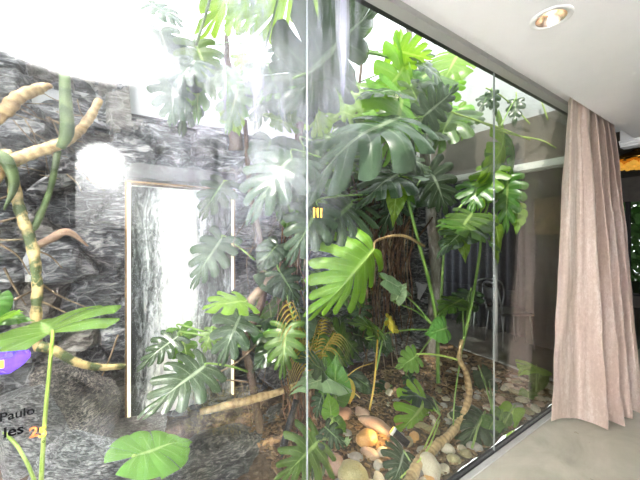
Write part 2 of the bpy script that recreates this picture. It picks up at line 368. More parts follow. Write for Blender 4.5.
def rock_wall(x0, x1, z0, z1, y, step=.022):
    nx, nz = int((x1-x0)/step)+1, int((z1-z0)/step)+1
    X, Z = np.meshgrid(np.linspace(x0, x1, nx), np.linspace(z0, z1, nz))
    rs = np.random.RandomState(5)
    # staggered slabs: tilted cells of uneven size
    cx, cz = [], []
    for i in range(int((x1-x0)*(z1-z0)*17)): cx.append(rs.uniform(x0, x1)); cz.append(rs.uniform(z0, z1))
    cx, cz = np.array(cx), np.array(cz)
    a = .5; ca, sa = math.cos(a), math.sin(a)
    wob = np.array([[noise.noise(Vector((x*4, z*4, 0)))*.05 for x in X[0]] for z in Z[:, 0]])
    def R(x, z): return (x*ca+z*sa)*1.0, (-x*sa+z*ca)*1.45
    GX, GZ = R(X+wob, Z+wob*.7); SX, SZ = R(cx, cz)
    D = (GX[..., None]-SX)**2+(GZ[..., None]-SZ)**2
    idx = np.argsort(D, axis=-1)[..., :2]; i0 = idx[..., 0]
    d0 = np.sqrt(np.take_along_axis(D, idx[..., :1], -1)[..., 0]); d1 = np.sqrt(np.take_along_axis(D, idx[..., 1:2], -1)[..., 0])
    off = rs.uniform(.02, .15, len(cx)); tx = rs.uniform(-.5, .5, len(cx)); tz = rs.uniform(-.6, .3, len(cx))
    H = off[i0]+tx[i0]*(X-cx[i0])+tz[i0]*(Z-cz[i0])
    gap = np.clip((d1-d0)/.045, 0, 1); H = H*(.4+.6*gap)-.10*(1-gap)
    fine = np.array([[noise.fractal(Vector((x*7, z*7, 3)), 1., 2., 4)*.018 for x in X[0]] for z in Z[:, 0]])
    H = np.clip(H+fine, -.09, .24)
    V = [(X[j, i], y-H[j, i], Z[j, i]) for j in range(nz) for i in range(nx)]
    F = [(j*nx+i, j*nx+i+1, (j+1)*nx+i+1, (j+1)*nx+i) for j in range(nz-1) for i in range(nx-1)]
    b = len(V)
    F += [(b, b+3, b+2, b+1)]*0
    sel = rs.randint(0, 8, len(cx))[i0]
    Zc = np.minimum(Z, np.where(X < .10, 2.95, 2.33))
    V = [(v[0], v[1], Zc.ravel()[k] if k < nx*nz else v[2]) for k, v in enumerate(V)]
    return V, F, [int(sel[j, i]) for j in range(nz-1) for i in range(nx-1)]
V, F, mi = rock_wall(-2.5, XE, -.1, 2.95, YB)
rw = struct('wall_back', (V, F), ROCKS, smooth=False)
rw.data.polygons.foreach_set('material_index', mi)

def ground_z(x, y): return .02+.05*max(0, y-.5)+.03*noise.noise(Vector((x*2.3, y*2.3, 1)))+.012*noise.noise(Vector((x*11, y*11, 4)))
nx, ny = 180, 46
V = [(-2.5+(XE+2.5)*i/nx, .022+(YB-.0)*j/ny, ground_z(-2.5+(XE+2.5)*i/nx, .022+YB*j/ny)) for j in range(ny+1) for i in range(nx+1)]
F = [(j*(nx+1)+i, j*(nx+1)+i+1, (j+1)*(nx+1)+i+1, (j+1)*(nx+1)+i) for j in range(ny) for i in range(nx)]
struct('ground_soil', (V, F), M['soil'], smooth=True)

# ------------------------------------------------------------------ leaves
def leaf_mesh(L, W, n=6, gap=.4, v0=.38, droop=.15, fold=.12, curl=.12, rs=None, cup=.02, tip=.35, sinus=50):
    rs = rs or random
    V, F, U = [], [], []; KS, KV = 4, 7
    ph = rs.uniform(0, 6)
    for sd in (1, -1):
        for j in range(n):
            base = len(V); g = .62*gap*rs.uniform(.8, 1.15)
            if j == n-1: g = gap*.5
            lw = rs.uniform(.93, 1.07); dz = rs.uniform(-.03, .03)*L
            for a in range(KS+1):
                tl = a/KS
                for b in range(KV+1):
                    v = b/KV
                    nar = 0 if v <= v0 else min(1, ((v-v0)/.15))
                    te = .5+(tl-.5)*(1-g*nar-(.35*g*max(0, v-.75)/.25 if gap else 0))
                    s = (j+te)/n
                    r = W*.5*(.66+.36*math.sin(min(1, s*1.35)*math.pi*.62+.25))*(1-.50*s**2.2)*lw
                    r *= 1-(.16 if gap else .015)*(2*tl-1)**2*(v)
                    if s > .9: r *= 1+tip*(s-.9)/.1
                    th = math.radians(-sinus-8+(sinus+96)*s**.85)
                    yy = L*(.80*s**1.25)
                    thv = th+math.radians(16)*v*(1-s)
                    x = r*v*math.cos(thv)*sd; y = yy*1+r*v*math.sin(thv)
                    z = fold*abs(x)-droop*(max(0, y)/L)**2*L - droop*.3*(abs(x)/W)**2*W
                    z -= curl*r*v**2.5 + cup*L*(2*tl-1)**2*v + dz*v
                    z += .012*L*math.sin(9*y/L+ph+v*3)
                    V.append((x, y, z)); U.append((tl if gap else tl, v))
            for a in range(KS):
                for b in range(KV):
                    q = base+a*(KV+1)+b
                    f = (q, q+KV+1, q+KV+2, q+1) if sd > 0 else (q, q+1, q+KV+2, q+KV+1)
                    F.append(f)
    return V, F, U
def place(vf, B, T, nrm, ymin=.03):
    m = (T-B).normalized(); x = m.cross(nrm).normalized(); z = x.cross(m)
    V = []
    for v in vf[0]:
        p = B+x*v[0]+m*v[1]+z*v[2]
        if p.y < ymin: p.y = ymin+.004*((p.x*37) % 1)
        if p.y > YB-.13 and p.z < 2.4: p.y = YB-.13+(p.y-YB+.13)*.15
        if p.x > XE-.03: p.x = XE-.03
        V.append(p)
    return V, vf[1], vf[2]
class Plant:
    def __init__(s, name, loc, label, cat, group=None):
        s.e = empty(name, loc, label, cat, group)
    def stem(s, P, r, m='trunk_gold', seg=10, n=6, ring=.0, ringn=0, wob=.1, name='stem'):
        return obj(name, tube(P, r, seg, n, ring, ringn, wob), M[m], s.e)
    def leaf(s, b, t, wr=1., m='leaf_mid', n=6, gap=.34, to=None, face=None, pr=.006, pm='petiole', droop=.18, fold=.1, curl=.14, v0=.46, L=None, sinus=50, sag=.06, seed=None):
        B = b if isinstance(b, Vector) else at(*b); T = t if isinstance(t, Vector) else at(*t)
        LL = L or (T-B).length*1.0
        if face is None:
            f = (CAMP-B).normalized()*.75+Vector((0, 0, .75))
        elif face == 'cam': f = (CAMP-B).normalized()+Vector((0, 0, .12))
        elif face == 'up': f = Vector((0, -.25, 1))
        else: f = Vector(face)
        rs = random.Random(seed if seed is not None else int(B.x*1000+B.z*777))
        o = obj('leaf', place(leaf_mesh(LL, LL*wr, n, gap, v0, droop, fold, curl, rs, sinus=sinus), B, T, f), M[m], s.e)
        if to is not None:
            E = to if isinstance(to, Vector) else at(*to)
            mid = (B+E)/2; k = Vector((0, 0, 1))*sag*(B-E).length
            d = (B-T).normalized()*(B-E).length*.12
            obj('leaf_stalk', tube([E, mid+k, B+d*.5+k*.3, B], [pr*1.5, pr*1.1, pr*.8], 7, 5), M[pm], o)
        return o

# ---- A: ringed climbing stems on the rock wall, left
Y1 = 1.05
pA = Plant('philodendron', at(30, 400, 1.1), 'climbing plant with tan ringed stems crossing the dark rock at the far left', 'plant')
pA.stem([at(-30, 215, Y1), at(2, 168, Y1), at(32, 153, Y1), at(62, 143, Y1), at(82, 128, Y1+.05), at(100, 100, 1.15)], [.032, .030, .028, .027, .022, .02], 'trunk_gold', 14, 10, .2, 17, .25)
pA.stem([at(60, 148, Y1-.03), at(67, 132, Y1-.05), at(66, 108, Y1-.05), at(64, 60, Y1)], [.02, .033, .030, .022], 'trunk_green', 12, 8)
pA.stem([at(58, 150, Y1+.02), at(50, 190, 1.1), at(37, 222, 1.12), at(28, 232, 1.12)], [.016, .014, .018, .02], 'trunk_green', 10, 8, .1, 6)
pA.stem([at(6, 150, 1.1), at(15, 190, 1.1), at(24, 222, 1.1), at(33, 250, 1.1), at(37, 285, 1.1), at(36, 318, 1.1), at(38, 350, 1.12)], [.022, .026, .024, .024, .022, .022, .02], 'trunk_band', 14, 10, .22, 13, .2)
pA.stem([at(-20, 130, 1.15), at(4, 112, 1.15), at(18, 98, 1.15), at(40, 88, 1.2), at(52, 86, 1.22)], [.03, .032, .03, .024, .01], 'trunk_gold', 12, 10, .25, 9, .3)
pA.stem([at(36, 246, 1.15), at(52, 238, 1.2), at(68, 232, 1.2), at(88, 246, 1.25)], [.018, .022, .02, .005], 'peb_pink', 10, 8, 0, 0, .3)
pA.stem([at(-10, 150, 1.0), at(6, 160, 1.0), at(14, 185, 1.02), at(4, 210, 1.05)], [.015, .03, .02, .004], 'trunk_green', 10)
pA.stem([at(38, 346, .95), at(54, 350, .95), at(76, 362, .97), at(98, 367, 1.0), at(125, 366, 1.05)], [.024, .022, .020, .018, .014], 'trunk_band', 12, 10, .15, 9, .2)
rr = random.Random(3)
roots = [[(0, 244), (18, 256), (30, 275)], [(34, 250), (50, 256), (62, 268)], [(38, 282), (60, 296), (88, 308)], [(0, 222), (15, 218), (28, 212)],
         [(38, 300), (56, 308), (76, 318)], [(4, 268), (16, 290), (26, 305)], [(0, 240), (14, 240), (32, 238)], [(14, 300), (30, 292), (36, 288)],
         [(-2, 200), (10, 196), (20, 198)], [(98, 376), (88, 395), (62, 440), (40, 480)], [(84, 372), (96, 395), (88, 430)], [(118, 335), (104, 372), (78, 420)]]
for P in roots:
    y = 1.16
    pA.stem([at(x, z, y+rr.uniform(-.05, .05)) for x, z in P], [.006, .005, .0025], 'root', 6, 6, 0, 0, .2, 'aerial_root')
for i in range(26):   # thin tangled rootlets behind the upper stem
    x, y = rr.uniform(0, 78), rr.uniform(92, 175); a = rr.uniform(-.4, 1.5); l = rr.uniform(18, 46)
    pA.stem([at(x, y, 1.25), at(x+l*.5*math.cos(a)+rr.uniform(-4, 4), y+l*.5*math.sin(a), 1.2), at(x+l*math.cos(a), y+l*math.sin(a), 1.25)], [.003, .003, .0015], 'root', 5, 5, 0, 0, .2, 'aerial_root')
pA.leaf((-2, 296, .8), (-4, 320, .76), .9, 'leaf_mid', gap=0, to=(-20, 330, .9), L=.12)
pA.leaf((-4, 318, .9), (34, 316, .8), .5, 'leaf_mid', gap=0, to=(-20, 340, .9))
pA.leaf((-14, 330, .75), (10, 306, .6), .8, 'leaf_lime', gap=0, to=(-20, 350, .9))

# ---- B: front plant at lower left, two big leaves lifted on lime stalks
pB = Plant('monstera_plant', atz(40, 560, .02), 'plant close to the glass at lower left, broad leaf on tall lime stalk', 'plant')
pB.leaf((50, 334, .30), at(38, 316, .52), 1.9, 'leaf_fresh', n=5, gap=.35, v0=.6, to=at(40, 500, .42), face=(-.08, -.36, .9), pr=.0055, pm='petiole_lime', droop=.1, fold=.25, curl=.25, L=.26, sag=0)
pB.stem([at(4, 432, .35), at(20, 450, .37), at(34, 480, .4), at(44, 520, .42)], [.005, .006, .007], 'petiole_lime', 8, name='leaf_stalk')
pC = Plant('monstera_plant', atz(150, 560, .02), 'low plant near the glass with one broad uncut leaf below the water wall', 'plant')
pC.leaf((136, 456, .32), at(186, 436, .42), 1.15, 'leaf_fresh', n=6, gap=0, to=at(140, 500, .33), face=(-.30, -.40, .85), pr=.006, pm='petiole_lime', droop=.1, fold=.10, curl=.12, L=.25, sag=0, sinus=75)

# ---- water wall panel
X0, X1 = at(126, 300, 1.36).x, at(233, 300, 1.36).x
ZT, ZB = at(126, 183, 1.36).z, .22
ww = empty('water_wall', ((X0+X1)/2, 1.36, ZB), 'tall panel of falling white water in thin bronze frame on the rock wall', 'water feature')
m = mat('falling_water', (.8, .8, .8), .16); t = NT(m); v = t.coord('Object', (16, 1, 2.2)); v2 = t.coord('Object', (5, 1, .5)); v3 = t.coord('Object', (30, 1, 14))
n1 = t.noise(v, 1, 7, .65, 1.2); n2 = t.noise(v2, 1, 3, .5, .3); n3 = t.noise(v3, 1, 6, .7, 1.5)
sp = t.new('ShaderNodeSeparateXYZ'); tc = t.new('ShaderNodeTexCoord'); t.link(tc.outputs['Object'], sp.inputs[0])
ctr = t.math('SUBTRACT', 1, t.math('DIVIDE', t.math('ABSOLUTE', t.math('ADD', sp.outputs[0], .04)), .30), clamp=True)
f = t.math('ADD', t.math('ADD', t.math('MULTIPLY', n1, .45), t.math('MULTIPLY', n3, .40)), t.math('MULTIPLY_ADD', n2, .35, t.math('MULTIPLY_ADD', ctr, .36, -.26)))
t.link(t.ramp(f, [(.36, (.045, .05, .05)), (.45, (.20, .21, .215)), (.53, (.52, .53, .54)), (.62, (.72, .72, .72))]), t.b.inputs['Base Color'])
t.bump(t.math('ADD', n1, n3), .8, .02); M['water'] = m
V, F = [], []; nx, nz = 70, 120
for j in range(nz+1):
    for i in range(nx+1):
        x = X0+.02+(X1-X0-.04)*i/nx; z = ZB+(ZT-ZB-.02)*j/nz
        V.append((x, 1.345-.012*noise.noise(Vector((x*22, 0, z*3)))-.006*noise.noise(Vector((x*50, 5, z*16))), z))
F = [(j*(nx+1)+i, j*(nx+1)+i+1, (j+1)*(nx+1)+i+1, (j+1)*(nx+1)+i) for j in range(nz) for i in range(nx)]
obj('water_sheet', (V, F), M['water'], ww)
obj('back_panel', box(X0+.01, X1-.01, 1.37, 1.40, ZB, ZT-.01), M['white_metal'], ww, False)
obj('frame', join(box(X0-.006, X0+.004, 1.32, 1.41, ZB-.02, ZT), box(X1-.004, X1+.006, 1.32, 1.41, ZB-.02, ZT), box(X0-.006, X1+.006, 1.32, 1.41, ZT, ZT+.014)), M['bronze'], ww, False)
for xx in ((X0+.006, X0+.026), (X1-.020, X1-.006)):
    tag(obj('light_strip', box(xx[0], xx[1], 1.322, 1.344, ZB, ZT-.004), M['led'], ww, False), 'cream glowing strip')
tr = []
zt0, zt1 = ZT+.03, at(126, 163, 1.36).z
xc, xr = at(200, 170, 1.36).x, at(233, 170, 1.36).x
P = [(X0+.0, zt0), (xr, zt0), (xr, zt1), (X0+.05, zt1), (X0+.02, zt1-.02), (X0, zt1-.05)]
V = [(x, 1.30, z) for x, z in P]+[(x, 1.42, z) for x, z in P]; k = len(P)
F = [tuple(range(k)), tuple(range(2*k-1, k-1, -1))]+[(i, i+k, (i+1) % k+k, (i+1) % k) for i in range(k)]
bevel(obj('spill_trough', (V, F), M['wallblk'], ww, False), .008)

# ---- C: water-side plant
pD = Plant('monstera_plant', at(250, 440, .95), 'climbing monstera right of the water wall with silvery leaves spread over its edge', 'plant')
tr1 = [at(262, 440, 1.05), at(252, 380, 1.05), at(246, 340, 1.1), at(262, 300, 1.15), at(262, 250, 1.15), at(250, 190, 1.15), at(245, 120, 1.15)]
pD.stem(tr1, [.03, .028, .026, .03, .022, .02, .015], 'bark', 12, 8, .1, 20, .3)
pD.leaf((245, 302, .85), (212, 300, .72), 1.15, 'leaf_lime', to=at(250, 330, 1.05), n=4, gap=.40, face=(-.1, -.5, .9), pm='petiole_lime')
pD.leaf((240, 316, .82), (222, 358, .70), 1.25, 'leaf_silver', to=at(250, 335, 1.05), n=5, gap=.42, face=(-.1, -.7, .7))
pD.leaf((205, 366, 1.0), (150, 404, .78), 1.05, 'leaf_silver', to=at(250, 372, 1.05), n=6, gap=.42, face=(.1, -.6, .8))
pD.leaf((178, 336, 1.15), (135, 366, 1.05), .8, 'leaf_silver', to=at(250, 350, 1.1), n=6, gap=.42, face=(.1, -.5, .8))
pD.leaf((222, 238, 1.25), (188, 285, 1.18), .9, 'leaf_silver', to=at(255, 260, 1.15), n=6, gap=.40)
pD.leaf((224, 182, 1.2), (200, 212, 1.1), 1., 'leaf_deep', to=at(250, 190, 1.15), n=5, gap=.40)
pD.leaf((180, 330, 1.2), (192, 372, 1.15), .8, 'leaf_mid', to=at(250, 350, 1.1), n=5, gap=.40)
pD.leaf((212, 330, 1.15), (204, 350, 1.05), 1., 'leaf_mid', to=at(250, 350, 1.1), n=5, gap=.40)
for P in ([(150, 392), (185, 384), (225, 380), (262, 384)], [(200, 382), (240, 360), (270, 330)]):
    pD.stem([at(x, y, 1.05) for x, y in P], [.004, .006, .006], 'root', 6, name='aerial_root')
for i in range(22):
    x, y = rr.uniform(238, 300), rr.uniform(195, 400)
    pD.stem([at(x, y, 1.2), at(x+rr.uniform(-14, 14), y+rr.uniform(5, 25), 1.12), at(x+rr.uniform(-22, 22), y+rr.uniform(25, 60), 1.2)], [.003, .003, .002], 'root', 5, 5, name='aerial_root')

# ---- D: fallen branch and mossy clump
def log(name, P, r, mt, label, cat, **kw):
    o = obj(name, tube(P, r, 14, 8, kw.get('ring', .1), kw.get('ringn', 9), .3), M[mt]); 
    return tag(o, label, cat)
log('branch', [at(200, 412, 1.0), at(232, 404, .98), at(262, 397, .96), at(290, 388, .95), at(306, 380, 1.0)], [.02, .026, .026, .022, .015], 'trunk_gold', 'tan ringed branch lying across the shaded hollow left of the pane joint', 'branch')
log('driftwood', [at(240, 325, 1.05), at(252, 300, 1.02), at(268, 282, 1.0), at(278, 268, 1.02)], [.02, .032, .034, .02], 'root', 'short pale broken branch stub leaning right of the water wall', 'branch', ringn=5)
log('branch', [at(278, 480, .7), at(285, 440, .75), at(296, 400, .85)], [.022, .024, .02], 'gasket', 'smooth black pole leaning behind the pane joint near the floor', 'pole', ring=0)

# ---- E: central tree trunk with roots
pT = Plant('tree_trunk', at(432, 405, 1.1), 'grey mossy tree trunk wrapped in brown hanging roots at the garden centre', 'tree')
pT.stem([at(436, 395, 1.25), at(432, 340, 1.25), at(436, 280, 1.25), at(432, 220, 1.25), at(424, 150, 1.25), at(414, 80, 1.25), at(408, 20, 1.25)], [.085, .07, .065, .06, .05, .04, .03], 'trunk_grey', 18, 10, 0, 0, .35, 'trunk')
for i in range(46):
    x = rr.uniform(362, 414); y0 = rr.uniform(120, 220); y1 = rr.uniform(290, 385); yy = rr.uniform(1.1, 1.3)
    P = [at(x+rr.uniform(-16, 22), y0, yy)]
    for k in range(1, 4): P.append(at(x+rr.uniform(-7, 7), y0+(y1-y0)*k/4, yy+rr.uniform(-.04, .04)))
    P.append(at(x+rr.uniform(-10, 10), y1, yy))
    pT.stem(P, [rr.uniform(.004, .013), rr.uniform(.004, .014), .005], rr.choice(['root_dark', 'root_dark', 'root']), 7, 5, 0, 0, .3, 'hanging_root')
pR = Plant('tree_trunk', at(300, 440, .95), 'shaggy reddish fibre covered trunk rising just left of the pane joint', 'tree')
pR.stem([at(300, 448, 1.0), at(302, 400, 1.02), at(288, 345, 1.1), at(290, 290, 1.12), at(300, 240, 1.12), at(296, 190, 1.15), at(300, 120, 1.15)], [.05, .055, .045, .05, .05, .035, .03], 'bark', 14, 10, 0, 0, .5, 'trunk')
for i in range(52):
    if i < 30: x, y0, y1, yy = rr.uniform(284, 318), rr.uniform(372, 395), rr.uniform(410, 445), rr.uniform(.86, .98)
    else: x, y0, y1, yy = rr.uniform(280, 312), rr.uniform(215, 260), rr.uniform(270, 340), rr.uniform(1.0, 1.1)
    P = [at(x+rr.uniform(-6, 6), y0, yy), at(x+rr.uniform(-5, 5), (y0+y1)/2, yy-.02), at(x+rr.uniform(-8, 8), y1, yy)]
    pR.stem(P, [.0045, .005, .003], rr.choice(['root_red', 'root_red', 'root', 'root_dark']), 6, 5, 0, 0, .2, 'hanging_root')

# ---- F: the big central monstera
pM = Plant('monstera_plant', at(440, 420, .75), 'large central monstera with cut dark glossy leaves filling the glass', 'plant')
J = at(437, 330, .75); K = at(424, 246, .7); Q = at(408, 200, .8); R_ = at(398, 130, .85); U_ = at(396, 60, .9)
pM.stem([at(440, 425, .8), at(438, 380, .78), J, at(431, 290, .74), at(418, 240, .75), at(407, 195, .78), at(402, 160, .82), R_, U_], [.02, .018, .017, .015, .014, .014, .013, .012, .01], 'petiole', 10, 8, .12, 14)
pM.stem([at(437, 345, .78), at(441, 300, .85), at(444, 250, .85), at(448, 225, .8), at(470, 195, .75), at(492, 172, .7)], [.014, .013, .012, .012, .013, .008], 'petiole', 10, 8, .06, 8)
big = [
 # base, tip, width ratio, mat, n, stalk start
 ((374, 249, .42), (318, 326, .25), .95, 'leaf_lime', 7, K, (.12, -1., .35), dict(pm='trunk_gold', pr=.009, v0=.55, gap=.42, fold=-.55, droop=.25, curl=.1, sag=.1, L=.60)),
 ((352, 204, .70), (322, 228, .55), 1.45, 'leaf_deep', 7, Q, (-.2, -.75, .6), dict(gap=.40, v0=.34)),
 ((318, 208, .62), (292, 256, .50), .95, 'leaf_deep', 6, Q, (-.2, -.8, .5), {}),
 ((400, 118, .60), (300, 128, .42), .85, 'leaf_silver', 6, R_, (-.1, -.45, .85), dict(droop=.45, gap=.40, v0=.35, curl=.35)),
 ((308, 72, .40), (392, -4, .26), 1.0, 'leaf_silver', 6, U_, (.25, -.75, -.5), dict(gap=.2, v0=.55, L=.80, droop=.05)),
 ((330, 68, .5), (296, 88, .35), 1.3, 'leaf_silver', 5, U_, (-.1, -.8, .3), dict(gap=.3)),
 ((318, 60, .55), (326, 12, .5), 1.0, 'leaf_deep', 5, U_, (-.3, -.8, -.2), {}),
 ((292, 158, .75), (250, 196, .6), 1.15, 'leaf_silver', 6, Q, (-.2, -.6, .8), dict(droop=.3)),
 ((304, 148, .85), (302, 205, .75), 1.1, 'leaf_deep', 6, Q, None, {}),
 ((330, 152, .8), (336, 188, .7), 1.3, 'leaf_mid', 6, R_, None, dict(gap=.42)),
 ((402, 100, .75), (396, 150, .55), 1.25, 'leaf_lime', 6, R_, (-.2, -.8, -.2), dict(gap=.4)),
 ((412, 88, .8), (432, 128, .7), 1.2, 'leaf_mid', 6, R_, (.1, -.7, .1), {}),
 ((398, 92, .7), (362, 84, .6), .8, 'leaf_silver', 5, R_, None, dict(gap=.3)),
 ((404, 170, .75), (360, 190, .55), .8, 'leaf_silver', 6, Q, None, dict(gap=.36)),
 ((400, 155, .7), (438, 168, .55), 1.05, 'leaf_silver', 6, Q, None, dict(gap=.4)),
 ((398, 180, .7), (392, 225, .62), .5, 'leaf_lime', 5, Q, None, dict(gap=0)),
 ((400, 178, .68), (418, 200, .6), .9, 'leaf_mid', 4, Q, None, dict(gap=0)),
 ((430, 170, .8), (452, 212, .7), 1.1, 'leaf_silver', 6, Q, None, {}),
 ((408, 60, .9), (382, 105, .75), .9, 'leaf_lime', 6, U_, (-.2, -.6, -.5), {}),
 ((396, 50, .85), (436, 62, .7), .9, 'leaf_lime', 6, U_, (0, -.6, -.7), {}),
 ((420, 60, .8), (460, 92, .55), .85, 'leaf_silver', 6, U_, (.1, -.8, .3), dict(gap=.40)),
 ((424, 116, .45), (478, 72, .25), .85, 'leaf_silver', 6, R_, (.2, -.9, .2), dict(gap=.36, v0=.55, L=.42, droop=.1)),
 ((385, 280, .9), (416, 292, .8), .7, 'leaf_pale', 4, J, None, dict(gap=0)),
 ((396, 300, .85), (404, 284, .8), 1., 'leaf_pale', 4, J, None, dict(gap=0)),
 ((446, 328, .50), (414, 340, .44), 1.1, 'leaf_fresh', 5, J, (-.4, -.9, .3), dict(gap=0, L=.215, curl=.1)),
 ((416, 356, .50), (391, 376, .44), 1.15, 'leaf_fresh', 5, at(459, 360, .38), (-.4, -.9, .3), dict(gap=.2, v0=.7, pm='petiole_lime', L=.20, curl=.1)),
 ((372, 340, .9), (396, 345, .8), 1.1, 'leaf_deep', 6, J, None, {}),
 ((408, 376, .85), (420, 398, .8), 1.1, 'leaf_deep', 6, J, None, dict(L=.17)),
]
for b, tt, wr, mm, n, to, fc, kw in big:
    pM.leaf(b, tt, wr, mm, n=n, to=to, face=fc, **kw)

# ---- right hand plant: ringed creeping stem and lime hanging foliage
pN = Plant('monstera_plant', at(416, 478, .3), 'monstera creeping along the pebbles on a thick tan stem at right', 'plant')
pN.stem([atz(406, 490, .06), atz(418, 464, .06), atz(432, 450, .06), atz(452, 432, .06), at(464, 412, .29), at(469, 392, .31), at(466, 372, .34), at(459, 358, .38), at(462, 340, .42)], [.030, .032, .030, .027, .024, .024, .022, .018, .015], 'trunk_gold', 14, 12, .16, 28, .35)
pN.stem([at(460, 352, .40), at(466, 330, .46), at(474, 290, .56), at(480, 250, .62), at(482, 225, .62), at(492, 190, .62), at(498, 150, .62), at(503, 120, .62)], [.015, .014, .013, .012, .011, .010, .009, .006], 'petiole', 10, 8, .06, 10)
pN.stem([at(462, 350, .41), at(455, 395, .32), at(453, 432, .24)], [.006, .006, .005], 'petiole', 7, name='leaf_stalk')
pN.stem([atz(398, 480, .05), atz(426, 452, .10), at(440, 420, .40)], [.006, .006, .004], 'petiole_lime', 7, name='leaf_stalk')
W1 = at(494, 185, .62); W2 = at(500, 140, .62); W3 = at(481, 235, .62)
for b, tt, wr, mm, n, to, fc, kw in [
 ((505, 132, .6), (498, 178, .45), .9, 'leaf_lime', 6, W2, (0, -.8, -.2), {}),
 ((512, 140, .55), (518, 184, .45), .7, 'leaf_mid', 6, W2, (0, -.8, -.2), {}),
 ((500, 160, .6), (490, 206, .5), .8, 'leaf_mid', 6, W1, (0, -.8, .1), {}),
 ((492, 168, .65), (478, 205, .55), .7, 'leaf_lime', 5, W1, None, dict(gap=.40)),
 ((508, 178, .55), (505, 232, .5), .7, 'leaf_mid', 6, W1, None, {}),
 ((480, 182, .7), (470, 205, .6), 1., 'leaf_mid', 5, W1, None, {}),
 ((495, 218, .5), (506, 268, .42), .55, 'leaf_lime', 4, W3, (0, -1, .3), dict(gap=.0)),
 ((484, 222, .5), (500, 236, .42), .9, 'leaf_mid', 4, W3, None, dict(gap=.1)),
 ((472, 214, .6), (452, 236, .5), 1., 'leaf_mid', 6, W3, None, dict(gap=.3)),
 ((470, 226, .55), (440, 244, .45), .7, 'leaf_silver', 5, W3, None, dict(gap=.2)),
 ((462, 236, .6), (466, 262, .5), .5, 'leaf_lime', 4, W3, None, dict(gap=0)),
 ((482, 236, .5), (448, 214, .45), .9, 'leaf_mid', 5, W3, None, dict(gap=.3)),
 ((520, 205, .5), (516, 232, .45), .6, 'leaf_lime', 4, W1, None, dict(gap=.1)),
 ((462, 300, .7), (440, 306, .6), .7, 'leaf_mid', 5, at(464, 335, .44), None, dict(gap=.2)),
 ((470, 292, .85), (458, 318, .75), .8, 'leaf_deep', 5, at(466, 330, .46), None, {}),
]:
    pN.leaf(b, tt, wr, mm, n=n, to=to, face=fc, **kw)
pH = Plant('climbing_vine', at(540, 125, .35), 'long green vine stalks arching under the sky at top right', 'plant')
for P in ([(440, 108), (480, 122), (510, 134), (540, 140), (556, 148)], [(470, 118), (500, 128), (530, 140)], [(486, 88), (500, 95), (515, 108), (530, 124)], [(516, 92), (517, 106), (515, 120)], [(541, 100), (548, 120)], [(430, 92), (452, 112), (470, 118)]):
    pH.stem([at(x, y, .5) if at(x, y, .5).x < XE-.02 else atx(x, y, XE-.02) for x, y in P], [.006, .007, .006], 'petiole_lime', 7)
for b, tt in (((492, 92, .45), (496, 116, .4)), ((488, 94, .5), (480, 108, .45)), ((516, 100, .45), (514, 124, .4))):
    pH.leaf(b, tt, .6, 'leaf_deep', n=4, gap=.40, to=at(500, 128, .5))

# ---- upper canopy behind: lime leaves lit by the sky
pU = Plant('monstera_plant', at(240, 130, 1.2), 'canopy of backlit lime leaves hanging over the garden at top left', 'plant')
pU.stem([at(236, 150, 1.25), at(232, 110, 1.22), at(228, 70, 1.2), at(226, 35, 1.15)], [.05, .045, .035, .01], 'bark', 12, 8, 0, 0, .5, 'trunk')
pU.stem([at(262, 60, .7), at(270, 30, .7), at(280, -10, .7)], [.007, .007, .007], 'trunk_green', 8, name='leaf_stalk')
pU.stem([at(196, 45, .8), at(204, 20, .8), at(212, -8, .8)], [.008, .008, .008], 'trunk_green', 8, name='leaf_stalk')
A0 = at(230, 80, 1.2)
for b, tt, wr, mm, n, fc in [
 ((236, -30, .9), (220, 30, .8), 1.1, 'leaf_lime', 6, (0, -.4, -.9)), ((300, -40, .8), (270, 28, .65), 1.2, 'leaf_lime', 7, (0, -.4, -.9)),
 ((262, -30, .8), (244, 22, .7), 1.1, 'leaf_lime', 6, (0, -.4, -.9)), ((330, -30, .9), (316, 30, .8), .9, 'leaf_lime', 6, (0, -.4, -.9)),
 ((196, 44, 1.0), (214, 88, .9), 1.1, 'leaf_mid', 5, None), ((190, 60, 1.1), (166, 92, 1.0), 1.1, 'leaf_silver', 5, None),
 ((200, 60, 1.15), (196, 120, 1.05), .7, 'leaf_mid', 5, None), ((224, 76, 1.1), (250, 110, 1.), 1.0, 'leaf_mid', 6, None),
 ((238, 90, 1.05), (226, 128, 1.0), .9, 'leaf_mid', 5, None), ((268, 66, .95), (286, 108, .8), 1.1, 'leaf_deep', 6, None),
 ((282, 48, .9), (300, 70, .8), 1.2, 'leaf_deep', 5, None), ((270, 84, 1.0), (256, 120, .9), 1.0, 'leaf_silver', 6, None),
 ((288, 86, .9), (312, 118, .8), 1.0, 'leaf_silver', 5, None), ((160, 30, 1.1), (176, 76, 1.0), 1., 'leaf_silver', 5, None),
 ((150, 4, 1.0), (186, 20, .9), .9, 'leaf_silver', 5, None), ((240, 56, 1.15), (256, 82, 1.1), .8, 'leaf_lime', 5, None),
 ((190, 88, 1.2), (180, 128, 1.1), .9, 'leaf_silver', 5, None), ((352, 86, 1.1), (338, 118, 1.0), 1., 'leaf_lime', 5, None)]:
    pU.leaf(b, tt, wr, mm, n=n, to=A0 if b[1] > 40 else None, face=fc, gap=.36)

